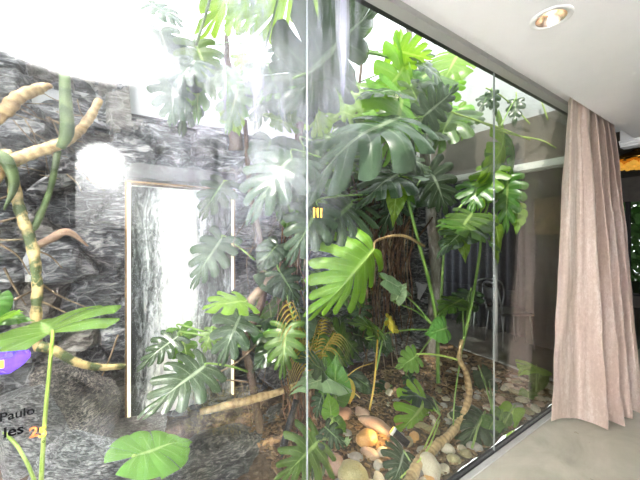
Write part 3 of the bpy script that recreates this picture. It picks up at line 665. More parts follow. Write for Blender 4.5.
# ---- background foliage on the rock wall
pG = Plant('monstera_plant', at(380, 400, 1.2), 'dense dark foliage backing onto the rock behind the central monstera', 'plant')
pG.stem([at(352, 400, 1.25), at(350, 320, 1.28), at(345, 240, 1.28), at(352, 150, 1.25), at(362, 60, 1.2)], [.02, .02, .02, .016, .012], 'bark', 10, 8, 0, 0, .3)
rg = random.Random(21)
for i in range(104):
    if i < 44: px, py = rg.uniform(262, 360), rg.uniform(95, 350)
    elif i < 58: px, py = rg.uniform(350, 450), rg.uniform(60, 200)
    elif i < 65: px, py = rg.uniform(320, 430), rg.uniform(330, 400)
    elif i < 78: px, py = rg.uniform(400, 460), rg.uniform(40, 120)
    elif i < 92: px, py = rg.uniform(312, 420), rg.uniform(70, 200)
    else: px, py = rg.uniform(150, 300), rg.uniform(30, 110)
    Y = rg.uniform(.85, 1.3); a = rg.uniform(.2, 2.9); l = rg.uniform(20, 38)
    b = (px, py, Y); tt = (px+l*math.cos(a), py+l*math.sin(a), Y-rg.uniform(.03, .15))
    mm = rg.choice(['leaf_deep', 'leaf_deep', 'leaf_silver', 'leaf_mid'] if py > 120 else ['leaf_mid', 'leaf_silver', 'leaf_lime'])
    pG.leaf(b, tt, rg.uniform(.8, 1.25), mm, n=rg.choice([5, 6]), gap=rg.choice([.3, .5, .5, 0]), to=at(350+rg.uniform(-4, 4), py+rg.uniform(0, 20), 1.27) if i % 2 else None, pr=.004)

# ---- golden palm
pP = Plant('palm', at(310, 385, .9), 'small palm with arching golden leaflets beside the pane joint', 'palm')
def frond(B, T, side, n=12, lw=.008, ll=.20, bend=1.3):
    V, F, U = [], [], []
    C = catmull([B, (B+T)/2+Vector((0, -.02, .02)), T], 8)
    for sd in (-1, 1):
        for i in range(n):
            u = .18+.8*i/(n-1); c = C[int(u*(len(C)-1))]
            d = (T-B).normalized(); lat = d.cross(Vector((0, -1, .2))).normalized()*sd
            ld = (lat*.8+d*.65+Vector((0, 0, .15))).normalized(); L = ll*(1-.4*u)
            q = len(V)
            for k in range(8):
                v = k/7; p = c+ld*L*v+Vector((0, -.015, -bend*L*v*v)); wd = lw*math.sin(math.pi*(.12+.88*v)**.8)+.0006
                nn = ld.cross(Vector((0, -1, .3))).normalized()
                V += [p-nn*wd, p+Vector((0, -.003, 0)), p+nn*wd]; U += [(0.2, .3+v*.6), (.5, .3+v*.6), (.8, .3+v*.6)]
                if k:
                    a = q+3*(k-1); F += [(a, a+3, a+4, a+1), (a+1, a+4, a+5, a+2)]
    return V, F, U
cr = at(309, 372, .88)
for tx, ty in ((286, 300), (322, 318), (336, 332), (292, 322)):
    T = at(tx, ty, .75); f = obj('frond', frond(cr, T, 1), M['leaf_gold'], pP.e)
    obj('frond_stalk', tube([cr, (cr+T)/2+Vector((0, -.02, .02)), T], [.005, .003, .0015], 6), M['petiole_gold'], f)
pP.stem([at(310, 388, .9), cr], [.012, .009], 'bark', 8)

# ---- low plants
pL = Plant('monstera_plant', at(368, 412, .8), 'young plant with a straight amber stalk rising from the stones', 'plant')
pL.stem([at(369, 413, .8), at(374, 385, .8), at(377, 350, .8), at(378, 330, .78)], [.009, .008, .007, .006], 'petiole_gold', 9, 6, .05, 6)
pL.leaf((378, 330, .78), (372, 312, .66), 1.6, 'leaf_mid', n=5, face=(0, -.4, .9), gap=.3, L=.17)
pL.leaf((376, 330, .80), (356, 318, .75), .9, 'leaf_mid', n=5, gap=.4)
pL.leaf((388, 320, .82), (402, 332, .78), .9, 'leaf_gold', n=5, gap=.2, to=at(377, 345, .8))
pL.leaf((384, 338, .84), (388, 358, .8), .8, 'leaf_silver', n=4, gap=.0, to=at(376, 370, .8))
pL.stem([at(345, 378, .7), at(358, 368, .72), at(373, 363, .78)], [.004, .004, .004], 'petiole_gold', 6, name='leaf_stalk')
pL.stem([at(343, 378, .7), at(352, 390, .72), at(360, 398, .76)], [.004, .004, .004], 'petiole_gold', 6, name='leaf_stalk')
pS = Plant('monstera_plant', at(322, 470, .35), 'low dark monstera by the pane joint at the bottom with long drooping fingers', 'plant')
C0 = at(330, 440, .5)
for b, tt, wr, mm, n, gp, fc in [((318, 442, .4), (286, 474, .28), 1.3, 'leaf_mid', 6, .55, (-.1, -.7, .7)), ((326, 428, .5), (345, 444, .38), 1.2, 'leaf_deep', 5, .45, None),
    ((312, 440, .42), (314, 480, .3), .9, 'leaf_silver', 5, .5, None), ((331, 416, .55), (330, 398, .5), .8, 'leaf_lime', 4, 0, None), ((334, 420, .55), (346, 430, .48), 1.2, 'leaf_mid', 4, 0, None),
    ((334, 400, .65), (336, 360, .6), .8, 'leaf_mid', 4, 0, None), ((322, 395, .7), (316, 415, .62), 1., 'leaf_silver', 5, .3, None), ((345, 385, .75), (350, 402, .7), 1.3, 'leaf_gold', 4, 0, None),
    ((340, 372, .75), (332, 352, .7), .9, 'leaf_mid', 4, 0, None), ((336, 380, .66), (300, 376, .5), .7, 'leaf_pale', 5, 0, (0, -.3, .9)), ((328, 376, .7), (308, 352, .6), 1., 'leaf_deep', 6, .5, None), ((286, 328, .75), (282, 374, .62), 1.1, 'leaf_mid', 6, .5, None), ((280, 272, .9), (300, 302, .8), 1.15, 'leaf_deep', 6, .45, None)]:
    pS.leaf(b, tt, wr, mm, n=n, gap=gp, face=fc, to=C0 if b[1] > 365 else at(300, 350, .95))
pS.stem([at(322, 475, .4), at(327, 455, .45), C0, at(334, 405, .62)], [.012, .012, .010, .008], 'trunk_green', 8)
pF = Plant('monstera_plant', at(418, 470, .35), 'low monstera at bottom centre with silvery cut leaf over the gravel', 'plant')
F0 = atz(414, 470, .04)
pF.leaf((404, 452, .24), (394, 490, .09), 1.2, 'leaf_silver', n=6, gap=.40, to=F0, face=(-.1, -.65, .75), L=.24)
pF.leaf((426, 402, .55), (404, 432, .42), 1.15, 'leaf_lime', n=6, gap=.40, v0=.34, to=at(440, 415, .40), face=(0, -.8, .5))
pF.leaf((432, 398, .62), (404, 388, .5), .6, 'leaf_deep', n=5, gap=.4, to=at(440, 415, .40))
pF.leaf((484, 414, .20), (466, 440, .10), 1.15, 'leaf_deep', n=6, gap=.3, to=atz(472, 448, .04))
pF.stem([F0, at(440, 415, .40)], [.006, .005], 'petiole_lime', 7, name='leaf_stalk')
pK = Plant('young_plant', atz(498, 436, .03), 'small green seedlings growing among the pebbles near the curtain', 'plant')
K0 = atz(498, 436, .03)
for b, tt, mm in [((514, 408, .10), (506, 430, .06), 'leaf_lime'), ((502, 412, .13), (496, 430, .09), 'leaf_mid'), ((494, 420, .11), (486, 434, .07), 'leaf_mid'), ((487, 382, .5), (480, 400, .45), 'leaf_deep'), ((481, 372, .5), (494, 396, .42), 'leaf_deep'), ((520, 408, .25), (526, 420, .2), 'leaf_mid')]:
    pK.leaf(b, tt, .9, mm, n=4, gap=0, to=K0)
pK2 = Plant('young_plant', at(530, 420, .12), 'thin stemmed plant with drooping leaves between glass and curtain reflection', 'plant')
for b, tt, mm in [((536, 366, .2), (522, 365, .15), 'leaf_lime'), ((540, 372, .2), (536, 392, .15), 'leaf_mid'), ((534, 385, .2), (540, 405, .15), 'leaf_deep'), ((528, 392, .2), (530, 418, .12), 'leaf_mid')]:
    pK2.leaf(b, tt, .7, mm, n=4, gap=0, to=at(536, 412, .15), pr=.003)
pX = Plant('bromeliad', at(346, 447, .5), 'tiny mint green rosette plant sitting on the gravel', 'plant')
cX = at(346, 445, .48)
for i in range(9):
    a = i*2.4; d = Vector((math.cos(a), math.sin(a)*.8, .9+.4*(i % 3)))
    pX.leaf(cX, cX+d.normalized()*.055, .45, 'leaf_pale', n=3, gap=0, L=.06, face=(-d.x*.5, -d.y*.5-.3, 1), droop=.3)

# ------------------------------------------------------------------ stones
def stone_mesh(r, seed, fl=.6, ang=False, sub=3):
    import bmesh
    bm = bmesh.new(); bmesh.ops.create_icosphere(bm, subdivisions=sub, radius=1)
    for v in bm.verts:
        n = noise.noise(v.co*.8+Vector((seed*3.1, 0, 0)))*.32+noise.noise(v.co*2.2+Vector((0, seed*2.7, 0)))*.08
        if ang: n += .25*noise.voronoi(v.co*1.1+Vector((seed, 0, 0)))[0][0]-.12
        v.co = v.co*(1+n); v.co.z *= fl
    me = bpy.data.meshes.new('pebble'); bm.to_mesh(me); bm.free()
    me.polygons.foreach_set('use_smooth', [not ang]*len(me.polygons)); return me
def stone(name, me, m, loc, s, rot, label, cat, group=None):
    o = bpy.data.objects.new(name, me.copy() if not me.materials else me); COL.objects.link(o)
    if not o.data.materials: o.data.materials.append(m)
    o.location = loc; o.scale = s; o.rotation_euler = rot
    return tag(o, label, cat, group)
pebs = {k: [stone_mesh(1, i+hash(k[0]) % 7 if False else i+len(k), .55+.1*i) for i in range(3)] for k in ('beige', 'ochre', 'grey', 'olive', 'pale', 'pink')}
for k, l in pebs.items():
    for me in l: me.materials.append(M['peb_'+k])
def put(px, py, r, k, label, group=None, name='pebble', el=(1, .8, .9), z=None):
    p = atz(px, py, .03+r*.3); p.y = max(p.y, .03+r); p.y = min(p.y, YB-.2)
    return stone(name, random.choice(pebs[k]), None, (p.x, p.y, ground_z(p.x, p.y)+r*.28), (r*el[0], r*el[1], r*el[2]), (rr.uniform(-.25, .25), rr.uniform(-.25, .25), rr.uniform(0, 6)), label, 'stone', group)
put(367, 440, .075, 'ochre', 'rounded orange ochre stone lit warmly on the gravel', el=(1, .9, 1.2))
put(334, 462, .085, 'pink', 'tall oval pinkish grey stone beside the pane joint', el=(.8, .8, 1.3))
put(352, 470, .10, 'olive', 'large round olive stone at the bottom beside the pink one', el=(1, 1, 1.2))
put(433, 468, .085, 'pale', 'large pale egg shaped stone touching the creeping stem at the bottom', el=(.9, .8, 1.2))
put(362, 415, .065, 'pink', 'brown pink stone at the foot of the amber stalk')
put(377, 425, .10, 'pink', 'long brown stone behind the orange ochre one', el=(.7, 1.4, .8))
put(341, 415, .08, 'pink', 'dark pink stone behind the low bright leaves', el=(1.2, .8, .9))
put(447, 447, .05, 'pale', 'flat cream stone between the creeping stem and the glass')
taken = [(367, 440), (334, 462), (352, 470), (433, 468), (362, 415), (377, 425), (341, 415), (447, 447)]
defs = {'beige': 'small rounded beige pebble on the soil along the foot of the glass', 'grey': 'small rounded grey pebble on the soil along the foot of the glass',
        'pale': 'small rounded cream pebble on the soil along the foot of the glass', 'olive': 'small rounded olive pebble on the soil along the foot of the glass',
        'pink': 'small rounded pinkish pebble on the soil along the foot of the glass', 'ochre': 'small rounded ochre pebble on the soil along the foot of the glass'}
placed = []
cname = dict(beige='beige', grey='grey', pale='cream', olive='olive', pink='pinkish', ochre='ochre')
def peblab(k, r, px, y, el):
    shp = 'oval' if el > 1.12 else 'round'
    sz = 'large' if r > .048 else ('medium' if r > .037 else 'small')
    zone = 'left of the creeping stem' if px < 412 else ('beside the creeping stem' if px < 470 else ('before the right seal' if px < 500 else 'near the curtain'))
    row = 'against the glass' if y < .13 else ('just behind the first stones' if y < .28 else 'set back on the soil')
    return f'{sz} {shp} {cname[k]} pebble {row}, {zone}', 'stone', f'{sz} {shp} {cname[k]} pebbles {row}, {zone}'
cnt = 0
for i in range(2500):
    if cnt >= 150: break
    x = rr.uniform(.95, 3.5); y = .045+abs(rr.gauss(0, .22)) if i % 7 else rr.uniform(.05, 1.2); r = rr.uniform(.028, .062)*(1 if y < .45 else .7)
    if x < 1.2 and y > .5: continue
    if y > 1.2 or any((x-a)**2+(y-b)**2 < (r*.85+c*.85)**2 for a, b, c in placed): continue
    d = Vector((x, y, .03))-CAMP; dep = d.x*_c+d.y*_s; px = 320+FPX*(d.x*_s-d.y*_c)/dep; py = HOR-FPX*d.z/dep
    if any(abs(px-a) < 14 and abs(py-b) < 12 for a, b in taken) or not (290 < px < 560): continue
    placed.append((x, y, r)); cnt += 1; k = rr.choice(['beige', 'beige', 'grey', 'pale', 'olive', 'pink', 'ochre'] if x < 2 else ['beige', 'beige', 'grey', 'pale', 'olive', 'pale', 'pink'])
    y = max(y, .03+r*1.1); el = rr.choice([.95, 1.32])
    stone('pebble', rr.choice(pebs[k]), None, (x, y, ground_z(x, y)+r*.12), (r*el, r*.85, r*rr.uniform(.7, 1)), (0, 0, rr.uniform(0, 6)), *peblab(k, r, px, y, el))
# bark chips: nobody could count them
V, F = [], []
for i in range(3800):
    x = rr.uniform(.82, 3.6); y = .04+rr.random()**1.0*1.25; a = rr.uniform(0, 6); l = rr.uniform(.008, .024); wd = l*rr.uniform(.3, .7); z = ground_z(x, y)+.004; h = .004+rr.random()*.006
    c, s = math.cos(a), math.sin(a); q = len(V); tl = rr.uniform(-.4, .4)
    for dx, dy in ((-l, -wd), (l, -wd*.6), (l*.8, wd), (-l*.9, wd*.7)):
        V.append((x+dx*c-dy*s, max(.03, y+dx*s+dy*c), z+dx*tl)); 
    for j in range(4): v_ = V[q+j]; V.append((v_[0], v_[1], v_[2]+h))
    F += [(q+4, q+5, q+6, q+7), (q, q+1, q+5, q+4), (q+1, q+2, q+6, q+5), (q+2, q+3, q+7, q+6), (q+3, q, q+4, q+7)]
tag(obj('bark_chips', (V, F), M['chip'], None, False), 'brown bark chips and gravel scattered over the planting bed', 'mulch', kind='stuff')

M['rock_face'] = ROCKS[7]
# boulders at the foot of the rock wall
def slab_mesh(seed):
    import bmesh
    rs = random.Random(seed); bm = bmesh.new()
    for _ in range(15):
        d = Vector((rs.gauss(0, 1), rs.gauss(0, 1), rs.gauss(0, 1))).normalized()*rs.uniform(.85, 1.1); bm.verts.new(d)
    h = bmesh.ops.convex_hull(bm, input=bm.verts)
    bmesh.ops.delete(bm, geom=[g for g in h['geom_unused'] if isinstance(g, bmesh.types.BMVert)], context='VERTS')
    bmesh.ops.dissolve_limit(bm, angle_limit=.25, verts=bm.verts, edges=bm.edges)
    bmesh.ops.bevel(bm, geom=bm.edges[:], offset=.05, segments=2, affect='EDGES')
    bmesh.ops.triangulate(bm, faces=bm.faces)
    bmesh.ops.subdivide_edges(bm, edges=bm.edges, cuts=3, use_grid_fill=True)
    for v in bm.verts: v.co += v.co.normalized()*(noise.fractal(v.co*3+Vector((seed, 0, 0)), 1., 2., 4)*.05+noise.noise(Vector((v.co.x*2, v.co.y*2, v.co.z*14+v.co.x*7+seed)))*.035)
    me = bpy.data.meshes.new('boulder'); bm.to_mesh(me); bm.free(); return me
def boulder(px, py, Y, s, seed, rot, m, label):
    me = slab_mesh(seed); me.materials.append(M[m]); me.name = 'boulder'; p = at(px, py, Y)
    return stone('boulder', me, None, (p.x, p.y, p.z), s, rot, label, 'rock')
boulder(28, 420, 1.12, (.30, .16, .34), 1, (0, .5, 0), 'rock_face', 'dark grey boulder with pale vein behind the lettering at far left')
boulder(74, 400, 1.14, (.22, .16, .36), 4, (0, -.4, .2), 'rock_stripe', 'steep dark striped boulder right of the tall lime stalk')
boulder(90, 470, 1.0, (.34, .22, .26), 7, (0, .35, .1), 'rock_face', 'pale grey streaked boulder at the bottom below the striped one')
boulder(228, 462, .92, (.52, .36, .13), 9, (0, .12, .1), 'rock_wet', 'low wet dark slab of rock below the water wall')
boulder(262, 430, 1.2, (.30, .16, .2), 12, (0, -.2, 0), 'rock_warm', 'shaded brown rock in the hollow behind the tan branch')
boulder(140, 430, 1.2, (.24, .1, .12), 14, (0, .2, 0), 'rock_warm', 'rock ledge hidden under silvery leaves at the water wall foot')
# straw moss clump
V, F = [], []
for i in range(900):
    b = at(rr.uniform(185, 258), rr.uniform(385, 432), rr.uniform(.95, 1.12)); d = Vector((rr.uniform(-1, 1), rr.uniform(-1, .2), rr.uniform(-1, .6))).normalized()*rr.uniform(.02, .05)
    n_ = Vector((rr.uniform(-1, 1), rr.uniform(-1, 1), rr.uniform(-1, 1))).normalized()*.0014; q = len(V)
    V += [b-n_, b+n_, b+d+Vector((0, 0, -.01))]; F.append((q, q+1, q+2))
tag(obj('moss', (V, F), M['moss'], None, False), 'straw coloured moss clump on the ledge under the water wall', 'moss', kind='stuff')

# ------------------------------------------------------------------ garden spotlights
def spot(px, py, Y, aim, label, e=3., end=None):
    B = at(px, py, Y); g = empty('spotlight', B, label, 'lamp', 'garden spotlights among the plants')
    d = (B-end).normalized() if end is not None else (Vector(aim)-B).normalized()
    obj('housing', tube([B-d*.12, B-d*.01], [.024, .025], 16, 3), M['gasket'], g)
    obj('collar', tube([B-d*.012, B+d*.006], [.028, .0285], 16, 2), M['white_metal'], g)
    obj('lens', tube([B+d*.004, B+d*.012], [.025, .024], 16, 2), M['amber'], g)
    obj('spike', tube([B-d*.05, Vector((B.x-d.x*.05, B.y-d.y*.05+.02, .0))], [.004, .003], 6), M['gasket'], g)
    light('spotlight_beam', 'SPOT', B+d*.02, e, (1., .66, .25), aim=aim, spot_size=2.7, spot_blend=.6, shadow_soft_size=.015)
M['amber'] = emit('amber_lens', (1., .50, .05), 1.7)
spot(393, 431, .40, atz(355, 452, 0.0), 'small black garden spotlight with glowing yellow lens on the bark chips', 6., atz(413, 449, .05))
spot(446, 388, .75, at(452, 372, .55), 'glowing amber spotlight half hidden under leaves left of the creeping stem', 5.)
# three glowing tubes stand in for pendant lights mirrored at the pane joint
lg = empty('mirrored_pendant', at(318, 205, .36), 'three short glowing amber tubes standing in for mirrored pendant lights at the pane joint', 'lamp')
p = at(318, 214, .36)
obj('bar', box(p.x-.035, p.x+.035, p.y, p.y+.006, p.z+.034, p.z+.040), M['gasket'], lg, False)
obj('cord', tube([Vector((p.x, p.y+.003, p.z+.04)), Vector((p.x+.01, p.y+.1, p.z+.5)), Vector((p.x+.02, p.y+.2, p.z+1.0))], .0015, 5), M['gasket'], lg)
for i in range(3):
    c_ = Vector((p.x-.024+i*.024, p.y+.003, p.z))
    obj('light_tube', tube([c_+Vector((0, 0, .034)), c_-Vector((0, 0, .02))], [.006, .004], 10, 3), M['amber'], lg)

# ------------------------------------------------------------------ curtain
m = mat('blush_crushed_velvet', (.7, .58, .52), .6, **{'Sheen Weight': .7, 'Sheen Roughness': .35}); t = NT(m)
t.b.inputs['Sheen Tint'].default_value = (1, .92, .88, 1)
n1 = t.noise(t.coord('Object', (16, 16, 1.1)), 1, 5, .6, .5); n2 = t.noise(t.coord('Object', (60, 60, 30)), 1, 5, .75, .8)
f = t.math('ADD', t.math('MULTIPLY', n1, .5), t.math('MULTIPLY', n2, .5))
t.link(t.ramp(f, [(.36, (.52, .39, .33)), (.50, (.68, .54, .46)), (.60, (.88, .78, .72))]), t.b.inputs['Base Color'])
t.bump(n2, .55, .006); M['velvet'] = m
tl = t.new('ShaderNodeBsdfTranslucent'); tl.inputs[0].default_value = (.80, .68, .62, 1); mx = t.new('ShaderNodeMixShader'); mx.inputs[0].default_value = .38
t.link(t.b.outputs[0], mx.inputs[1]); t.link(tl.outputs[0], mx.inputs[2]); t.link(mx.outputs[0], t.out.inputs[0])
NP, NZ = 260, 60
def fl(px, py): p = atz(px, py, .02); return Vector((p.x, p.y, 0))
bk = [fl(551, 421.5), fl(564, 419), fl(577, 417.5), fl(592, 424), fl(608, 429.5), Vector((3.28, -.14, 0)), fl(624, 427), Vector((3.45, -.15, 0)), fl(634, 419), Vector((3.72, -.15, 0)), fl(642, 412.5), Vector((3.95, -.14, 0)), Vector((3.98, -.38, 0)), Vector((4.05, -.2, 0))]
tx_ = [(568, .10), (573, .185), (578, .17), (583, .20), (587, .205), (589, .13), (594, .20), (596, .13), (601, .20), (602, .13), (607, .20), (608, .13), (612, .20), (613.5, .17)]
tk = []
for px, yy in tx_: p = at(px, 110, -yy); tk.append(Vector((p.x, -yy, 0)))
BK, TK = catmull(bk, 20), catmull(tk, 20)
V, F = [], []; NP = len(BK)-1
for j in range(NZ+1):
    q = j/NZ; z = 2.60-(2.60-.02)*q; e = q**.85
    for i in range(NP+1):
        p = TK[i].lerp(BK[i], e); u = i/NP
        mid_ = Vector((p.x, -.20, 0)); 
        p = p+Vector((0, .012*noise.noise(Vector((u*20, q*5, 2)))+.006*noise.noise(Vector((u*60, q*14, 2))), 0))
        V.append((p.x, min(p.y, -.06), z+(.008*math.sin(u*31) if j == NZ else 0)))
F = [(j*(NP+1)+i, j*(NP+1)+i+1, (j+1)*(NP+1)+i+1, (j+1)*(NP+1)+i) for j in range(NZ) for i in range(NP)]
cu = tag(obj('curtain', (V, F), M['velvet']), 'floor length blush velvet curtain hanging in folds beside the glass', 'curtain')

# ------------------------------------------------------------------ downlight
dl = atz(551, 19, HC-.005)
g = empty('downlight', (dl.x, dl.y, HC), 'round recessed ceiling downlight with warm lit reflector', 'lamp')
obj('trim_ring', lathe([(.060, .002), (.062, -.004), (.078, -.006), (.084, -.003), (.085, .0)], (dl.x, dl.y, HC), 48), M['white_metal'], g)
M['refl'] = mat('brushed_reflector', (.9, .74, .6), .25, .9)
obj('reflector', lathe([(.061, -.0035), (.059, -.001), (.045, .05), (.03, .075), (.0005, .08)], (dl.x, dl.y, HC), 48), M['refl'], g)
tag(obj('bulb', lathe([(.0005, .03), (.016, .032), (.024, .045), (.024, .07)], (dl.x, dl.y, HC), 24), emit('bulb', (1, .86, .68), 3.), g), 'lit warm bulb')
light('downlight_beam', 'SPOT', (dl.x, dl.y, HC+.02), 6, (1, .85, .7), aim=(dl.x, dl.y, 0), spot_size=1.8, spot_blend=.6, shadow_soft_size=.02)
# cut an opening for the can
cut = obj('ceiling_cutter', lathe([(.0005, -.05), (.061, -.05), (.061, .085), (.0005, .085)], (dl.x, dl.y, HC), 32), M['ceiling'])
b_ = bpy.data.objects['ceiling'].modifiers.new('can', 'BOOLEAN'); b_.object = cut; b_.operation = 'DIFFERENCE'
dg = bpy.context.evaluated_depsgraph_get(); ce = bpy.data.objects['ceiling']
me = bpy.data.meshes.new_from_object(ce.evaluated_get(dg)); ce.modifiers.clear(); ce.data = me; bpy.data.objects.remove(cut)

# ------------------------------------------------------------------ lettering on the glass
def text(body, px, py, hpx, mt, parent, bold=0., name='lettering'):
    c = bpy.data.curves.new(name, 'FONT'); c.body = body
    p = at(px, py, -.0065); q = at(px, py-hpx, -.0065)
    c.size = (q.z-p.z)/.7; c.offset = bold; c.extrude = .0004
    o = bpy.data.objects.new(name, c); COL.objects.link(o); o.rotation_euler = (math.pi/2, 0, 0); o.location = p
    dg = bpy.context.evaluated_depsgraph_get(); me = bpy.data.meshes.new_from_object(o.evaluated_get(dg)); COL.objects.unlink(o)
    o2 = bpy.data.objects.new(name, me); COL.objects.link(o2); o2.rotation_euler = o.rotation_euler
    me.materials.append(mt); o2.parent = parent; o2.location = p-Vector(parent.location); return o2
M['ink'] = mat('black_vinyl', (.004, .004, .005), .95, **{'Specular IOR Level': .05})
M['orange'] = mat('orange_vinyl', (.75, .16, .04), .4)
M['yellow'] = mat('yellow_vinyl', (.9, .45, .04), .4)
sg = empty('window_sticker', at(20, 440, -.0065), 'black and orange lettering on the glass at the far left edge', 'sticker')
text('Paulo', -1, 422, 8.5, M['ink'], sg, .0004)
text('les', 3, 438, 10, M['ink'], sg, .0008)
tag(text('2', 29, 438, 10, M['orange'], sg, .0008), 'orange digit')
tag(text('5', 38, 438, 10, M['yellow'], sg, .0008), 'yellow orange digit')
text('o', 42, 443, 3, M['ink'], sg)
# purple patch
m = bpy.data.materials.new('purple_film'); m.use_nodes = True; t = NT(m)
t.b.inputs['Base Color'].default_value = (.10, .04, .55, 1); tr_ = t.new('ShaderNodeBsdfTransparent'); mx = t.new('ShaderNodeMixShader')
n_ = t.noise(t.coord('Object'), 30, 4); t.link(t.ramp(n_, [(.35, (.45,)*3), (.65, (.9,)*3)]), mx.inputs[0]); t.link(tr_.outputs[0], mx.inputs[1]); t.link(t.b.outputs[0], mx.inputs[2]); t.link(mx.outputs[0], t.out.inputs[0])
P = [(-6, 352), (4, 352), (14, 351), (24, 350), (30, 350), (31, 356), (25, 363), (16, 370), (8, 374), (-6, 375)]
A = [at(x, y, -.0062) for x, y in P]; Bk = [a+Vector((0, .0006, 0)) for a in A]; k = len(A)
ps = empty('window_sticker', at(10, 374, -.0062), 'translucent violet patch stuck on the glass above the lettering', 'sticker')
obj('film', (A+Bk, [tuple(range(k)), tuple(range(2*k-1, k-1, -1))]+[(i, i+k, (i+1) % k+k, (i+1) % k) for i in range(k)]), m, ps, False)
a, b = at(-3, 361, -.007), at(4, 368, -.007)
tag(obj('orange_mark', box(min(a.x, b.x), max(a.x, b.x), -.0072, -.0066, b.z, a.z), M['yellow'], ps, False), 'small orange mark')

# ------------------------------------------------------------------ room furniture
def chair(loc, rz, m_fr, m_seat, label, group=None):
    g = empty('dining_chair', (0, 0, 0), label, 'chair', group)
    for sx in (-1, 1):
        for sy in (-1, 1):
            obj('leg', tube([Vector((sx*.17, sy*.17, .44)), Vector((sx*.20, sy*.21, 0))], [.011, .009], 8, 3), M[m_fr], g)
    V, F = box(-.21, .21, -.21, .21, .44, .475); bevel(obj('seat', (V, F), M[m_seat], g, False), .015, 3)
    obj('back_frame', tube([Vector((-.18, .19, .45)), Vector((-.2, .24, .66)), Vector((-.15, .26, .82)), Vector((0, .27, .86)), Vector((.15, .26, .82)), Vector((.2, .24, .66)), Vector((.18, .19, .45))], .012, 10, 6), M[m_fr], g)
    V, F = [], []
    for j in range(5):
        for i in range(9):
            x = -.16+.32*i/8; z = .60+.19*j/4; y = .232+.03*(z-.6)/.2-.03*(1-(x/.16)**2)*-.6
            V.append((x, y, z))
    F = [(j*9+i, j*9+i+1, (j+1)*9+i+1, (j+1)*9+i) for j in range(4) for i in range(8)]
    o = obj('backrest', (V, F), M[m_seat], g); s_ = o.modifiers.new('th', 'SOLIDIFY'); s_.thickness = .018
    g.location = loc; g.rotation_euler = (0, 0, rz); return g
chair((4.75, 1.45, 0), 2.2, 'steel', 'black', 'black chair with grey steel frame in the dark room behind the leaves', None)
chair((4.45, .98, 0), 1.0, 'steel', 'black', 'black chair with grey steel frame nearest behind the garden end glass', None)
chair((.40, -.80, 0), -.4, 'white_metal', 'cloth_white', 'white metal chair mirrored faintly in the lower glass', None)
g = empty('console_table', (-.45, -.25, 0), 'white console table mirrored in the glass at lower left', 'table')
bevel(obj('table_top', box(-.95, .0, -.43, -.08, .72, .75), M['cloth_white'], g, False), .006)
for x in (-.91, -.04):
    for y in (-.40, -.11): obj('leg', box(x-.02, x+.02, y-.02, y+.02, 0, .72), M['white_metal'], g, False)
# hanging dark drapes and a picture behind the end glass
V, F = [], []
for j in range(2):
    for i in range(121): V.append((4.9+.05*math.sin(i*.9), .3+2.6*i/120, 2.6 if j else .03))
F = [(i, i+1, 121+i+1, 121+i) for i in range(120)]
o = tag(obj('curtain', (V, F), mat('charcoal_drape', (.035, .035, .045), .8)), 'dark charcoal drapes across the room behind the garden end glass', 'curtain'); s_ = o.modifiers.new('th', 'SOLIDIFY'); s_.thickness = .01
pc = empty('picture_frame', (4.72, .62, 1.75), 'framed brown picture hanging in the dark room behind the hanging leaves', 'picture')
obj('frame', join(box(4.70, 4.73, .42, .82, 1.98, 2.03), box(4.70, 4.73, .42, .82, 1.45, 1.5), box(4.70, 4.73, .42, .46, 1.5, 1.98), box(4.70, 4.73, .78, .82, 1.5, 1.98)), M['gasket'], pc, False)
obj('canvas', box(4.715, 4.725, .46, .78, 1.5, 1.98), noisy('brown_canvas', [(.3, (.05, .03, .015)), (.7, (.22, .14, .07))], 7, .7, 0), pc, False)
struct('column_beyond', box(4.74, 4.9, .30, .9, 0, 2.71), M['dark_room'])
# chandelier seen past the curtain
cc = atx(640, 160, 6.2)
g = empty('chandelier', (cc.x, cc.y, 2.7), 'gold glass chandelier glowing past the right edge of the curtain', 'lamp')
obj('canopy', lathe([(.0005, 2.71-cc.z), (.08, 2.71-cc.z), (.07, 2.67-cc.z), (.012, 2.66-cc.z), (.012, .12), (.0005, .12)], cc, 20), M['brass'], g)
obj('dish', lathe([(.0005, .13), (.14, .12), (.30, .05), (.34, .0), (.32, -.01), (.2, -.03), (.0005, -.035)], cc, 32), M['brass'], g)
M['amberglass'] = emit('amber_glass', (.8, .42, .06), .55)
for i in range(26):
    a = i*2.4; r_ = .32*math.sqrt((i+.5)/26); q = (cc.x+r_*math.cos(a), cc.y+r_*math.sin(a), cc.z-.05-.03*(1-r_/.32))
    obj('glass_petal', lathe([(.0005, .03), (.035, .01), (.045, -.02), (.02, -.045), (.0005, -.05)], q, 10), M['amberglass'], g)
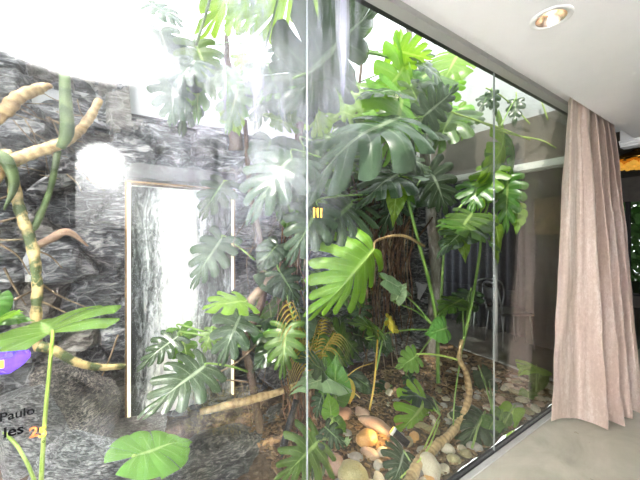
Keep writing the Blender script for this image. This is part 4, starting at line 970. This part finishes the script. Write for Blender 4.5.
# dark dining table beyond the curtain
g = empty('dining_table', (6.0, -.2, 0), 'dark dining table standing beyond the right edge of the curtain', 'table')
bevel(obj('table_top', box(5.5, 6.9, -.9, .4, .72, .76), M['black'], g, False), .008)
for x in (5.6, 6.8):
    for y in (-.8, .3): obj('leg', box(x-.03, x+.03, y-.03, y+.03, 0, .72), M['black'], g, False)
# hedge outside the far window
V, F = [], []
for i in range(5200):
    c = Vector((rr.uniform(9.4, 10.2), rr.uniform(-1.9, 1.6), rr.uniform(0, 2.9))); q = len(V)
    a = Vector((rr.uniform(-1, 1), rr.uniform(-1, 1), rr.uniform(-1, 1))).normalized(); b = a.cross(Vector((.3, .5, .8))).normalized()
    V += [c-a*.16, c+b*.07, c+a*.16, c-b*.07]; F.append((q, q+1, q+2, q+3))
o = tag(obj('hedge', (V, F), mat('hedge_leaf', (.10, .24, .06), .5), None, False), 'green hedge outside the window beyond the curtain', 'hedge')
tag(obj('terrain', box(9.1, 14, -8, 8, -.1, -.02), M['lintel'], None, False), kind='structure')
# bag on the floor at the right edge
q = atz(668, 486, 0)
g = empty('handbag', (q.x, q.y, 0), 'black and grey leather bag on the floor at the bottom right corner', 'bag')
hx, hy = .17, .09
V = [(-hx, -hy, 0), (hx, -hy, 0), (hx, hy, 0), (-hx, hy, 0), (-hx*.75, -hy*.5, .17), (hx*.75, -hy*.5, .17), (hx*.75, hy*.5, .17), (-hx*.75, hy*.5, .17)]
o = obj('body', (V, [(0, 3, 2, 1), (4, 5, 6, 7), (0, 1, 5, 4), (1, 2, 6, 5), (2, 3, 7, 6), (3, 0, 4, 7)]), M['black'], g, False, local=True); bevel(o, .02, 4)
o = obj('flap', ([(-hx*.9, -hy*.75, .08), (hx*.9, -hy*.75, .08), (hx*.8, -hy*.55, .172), (-hx*.8, -hy*.55, .172), (-hx*.8, hy*.55, .182), (hx*.8, hy*.55, .182), (-hx*.95, hy*.8, .08), (hx*.95, hy*.8, .08)], [(0, 1, 2, 3), (3, 2, 5, 4), (4, 5, 7, 6)]), M['grey_leather'], g, False, local=True)
o.modifiers.new('th', 'SOLIDIFY').thickness = .008; tag(o, 'grey flap')
obj('handle', tube([Vector((-.07, 0, .18)), Vector((-.05, 0, .27)), Vector((.05, 0, .27)), Vector((.07, 0, .18))], .006, 8), M['black'], g, local=True)
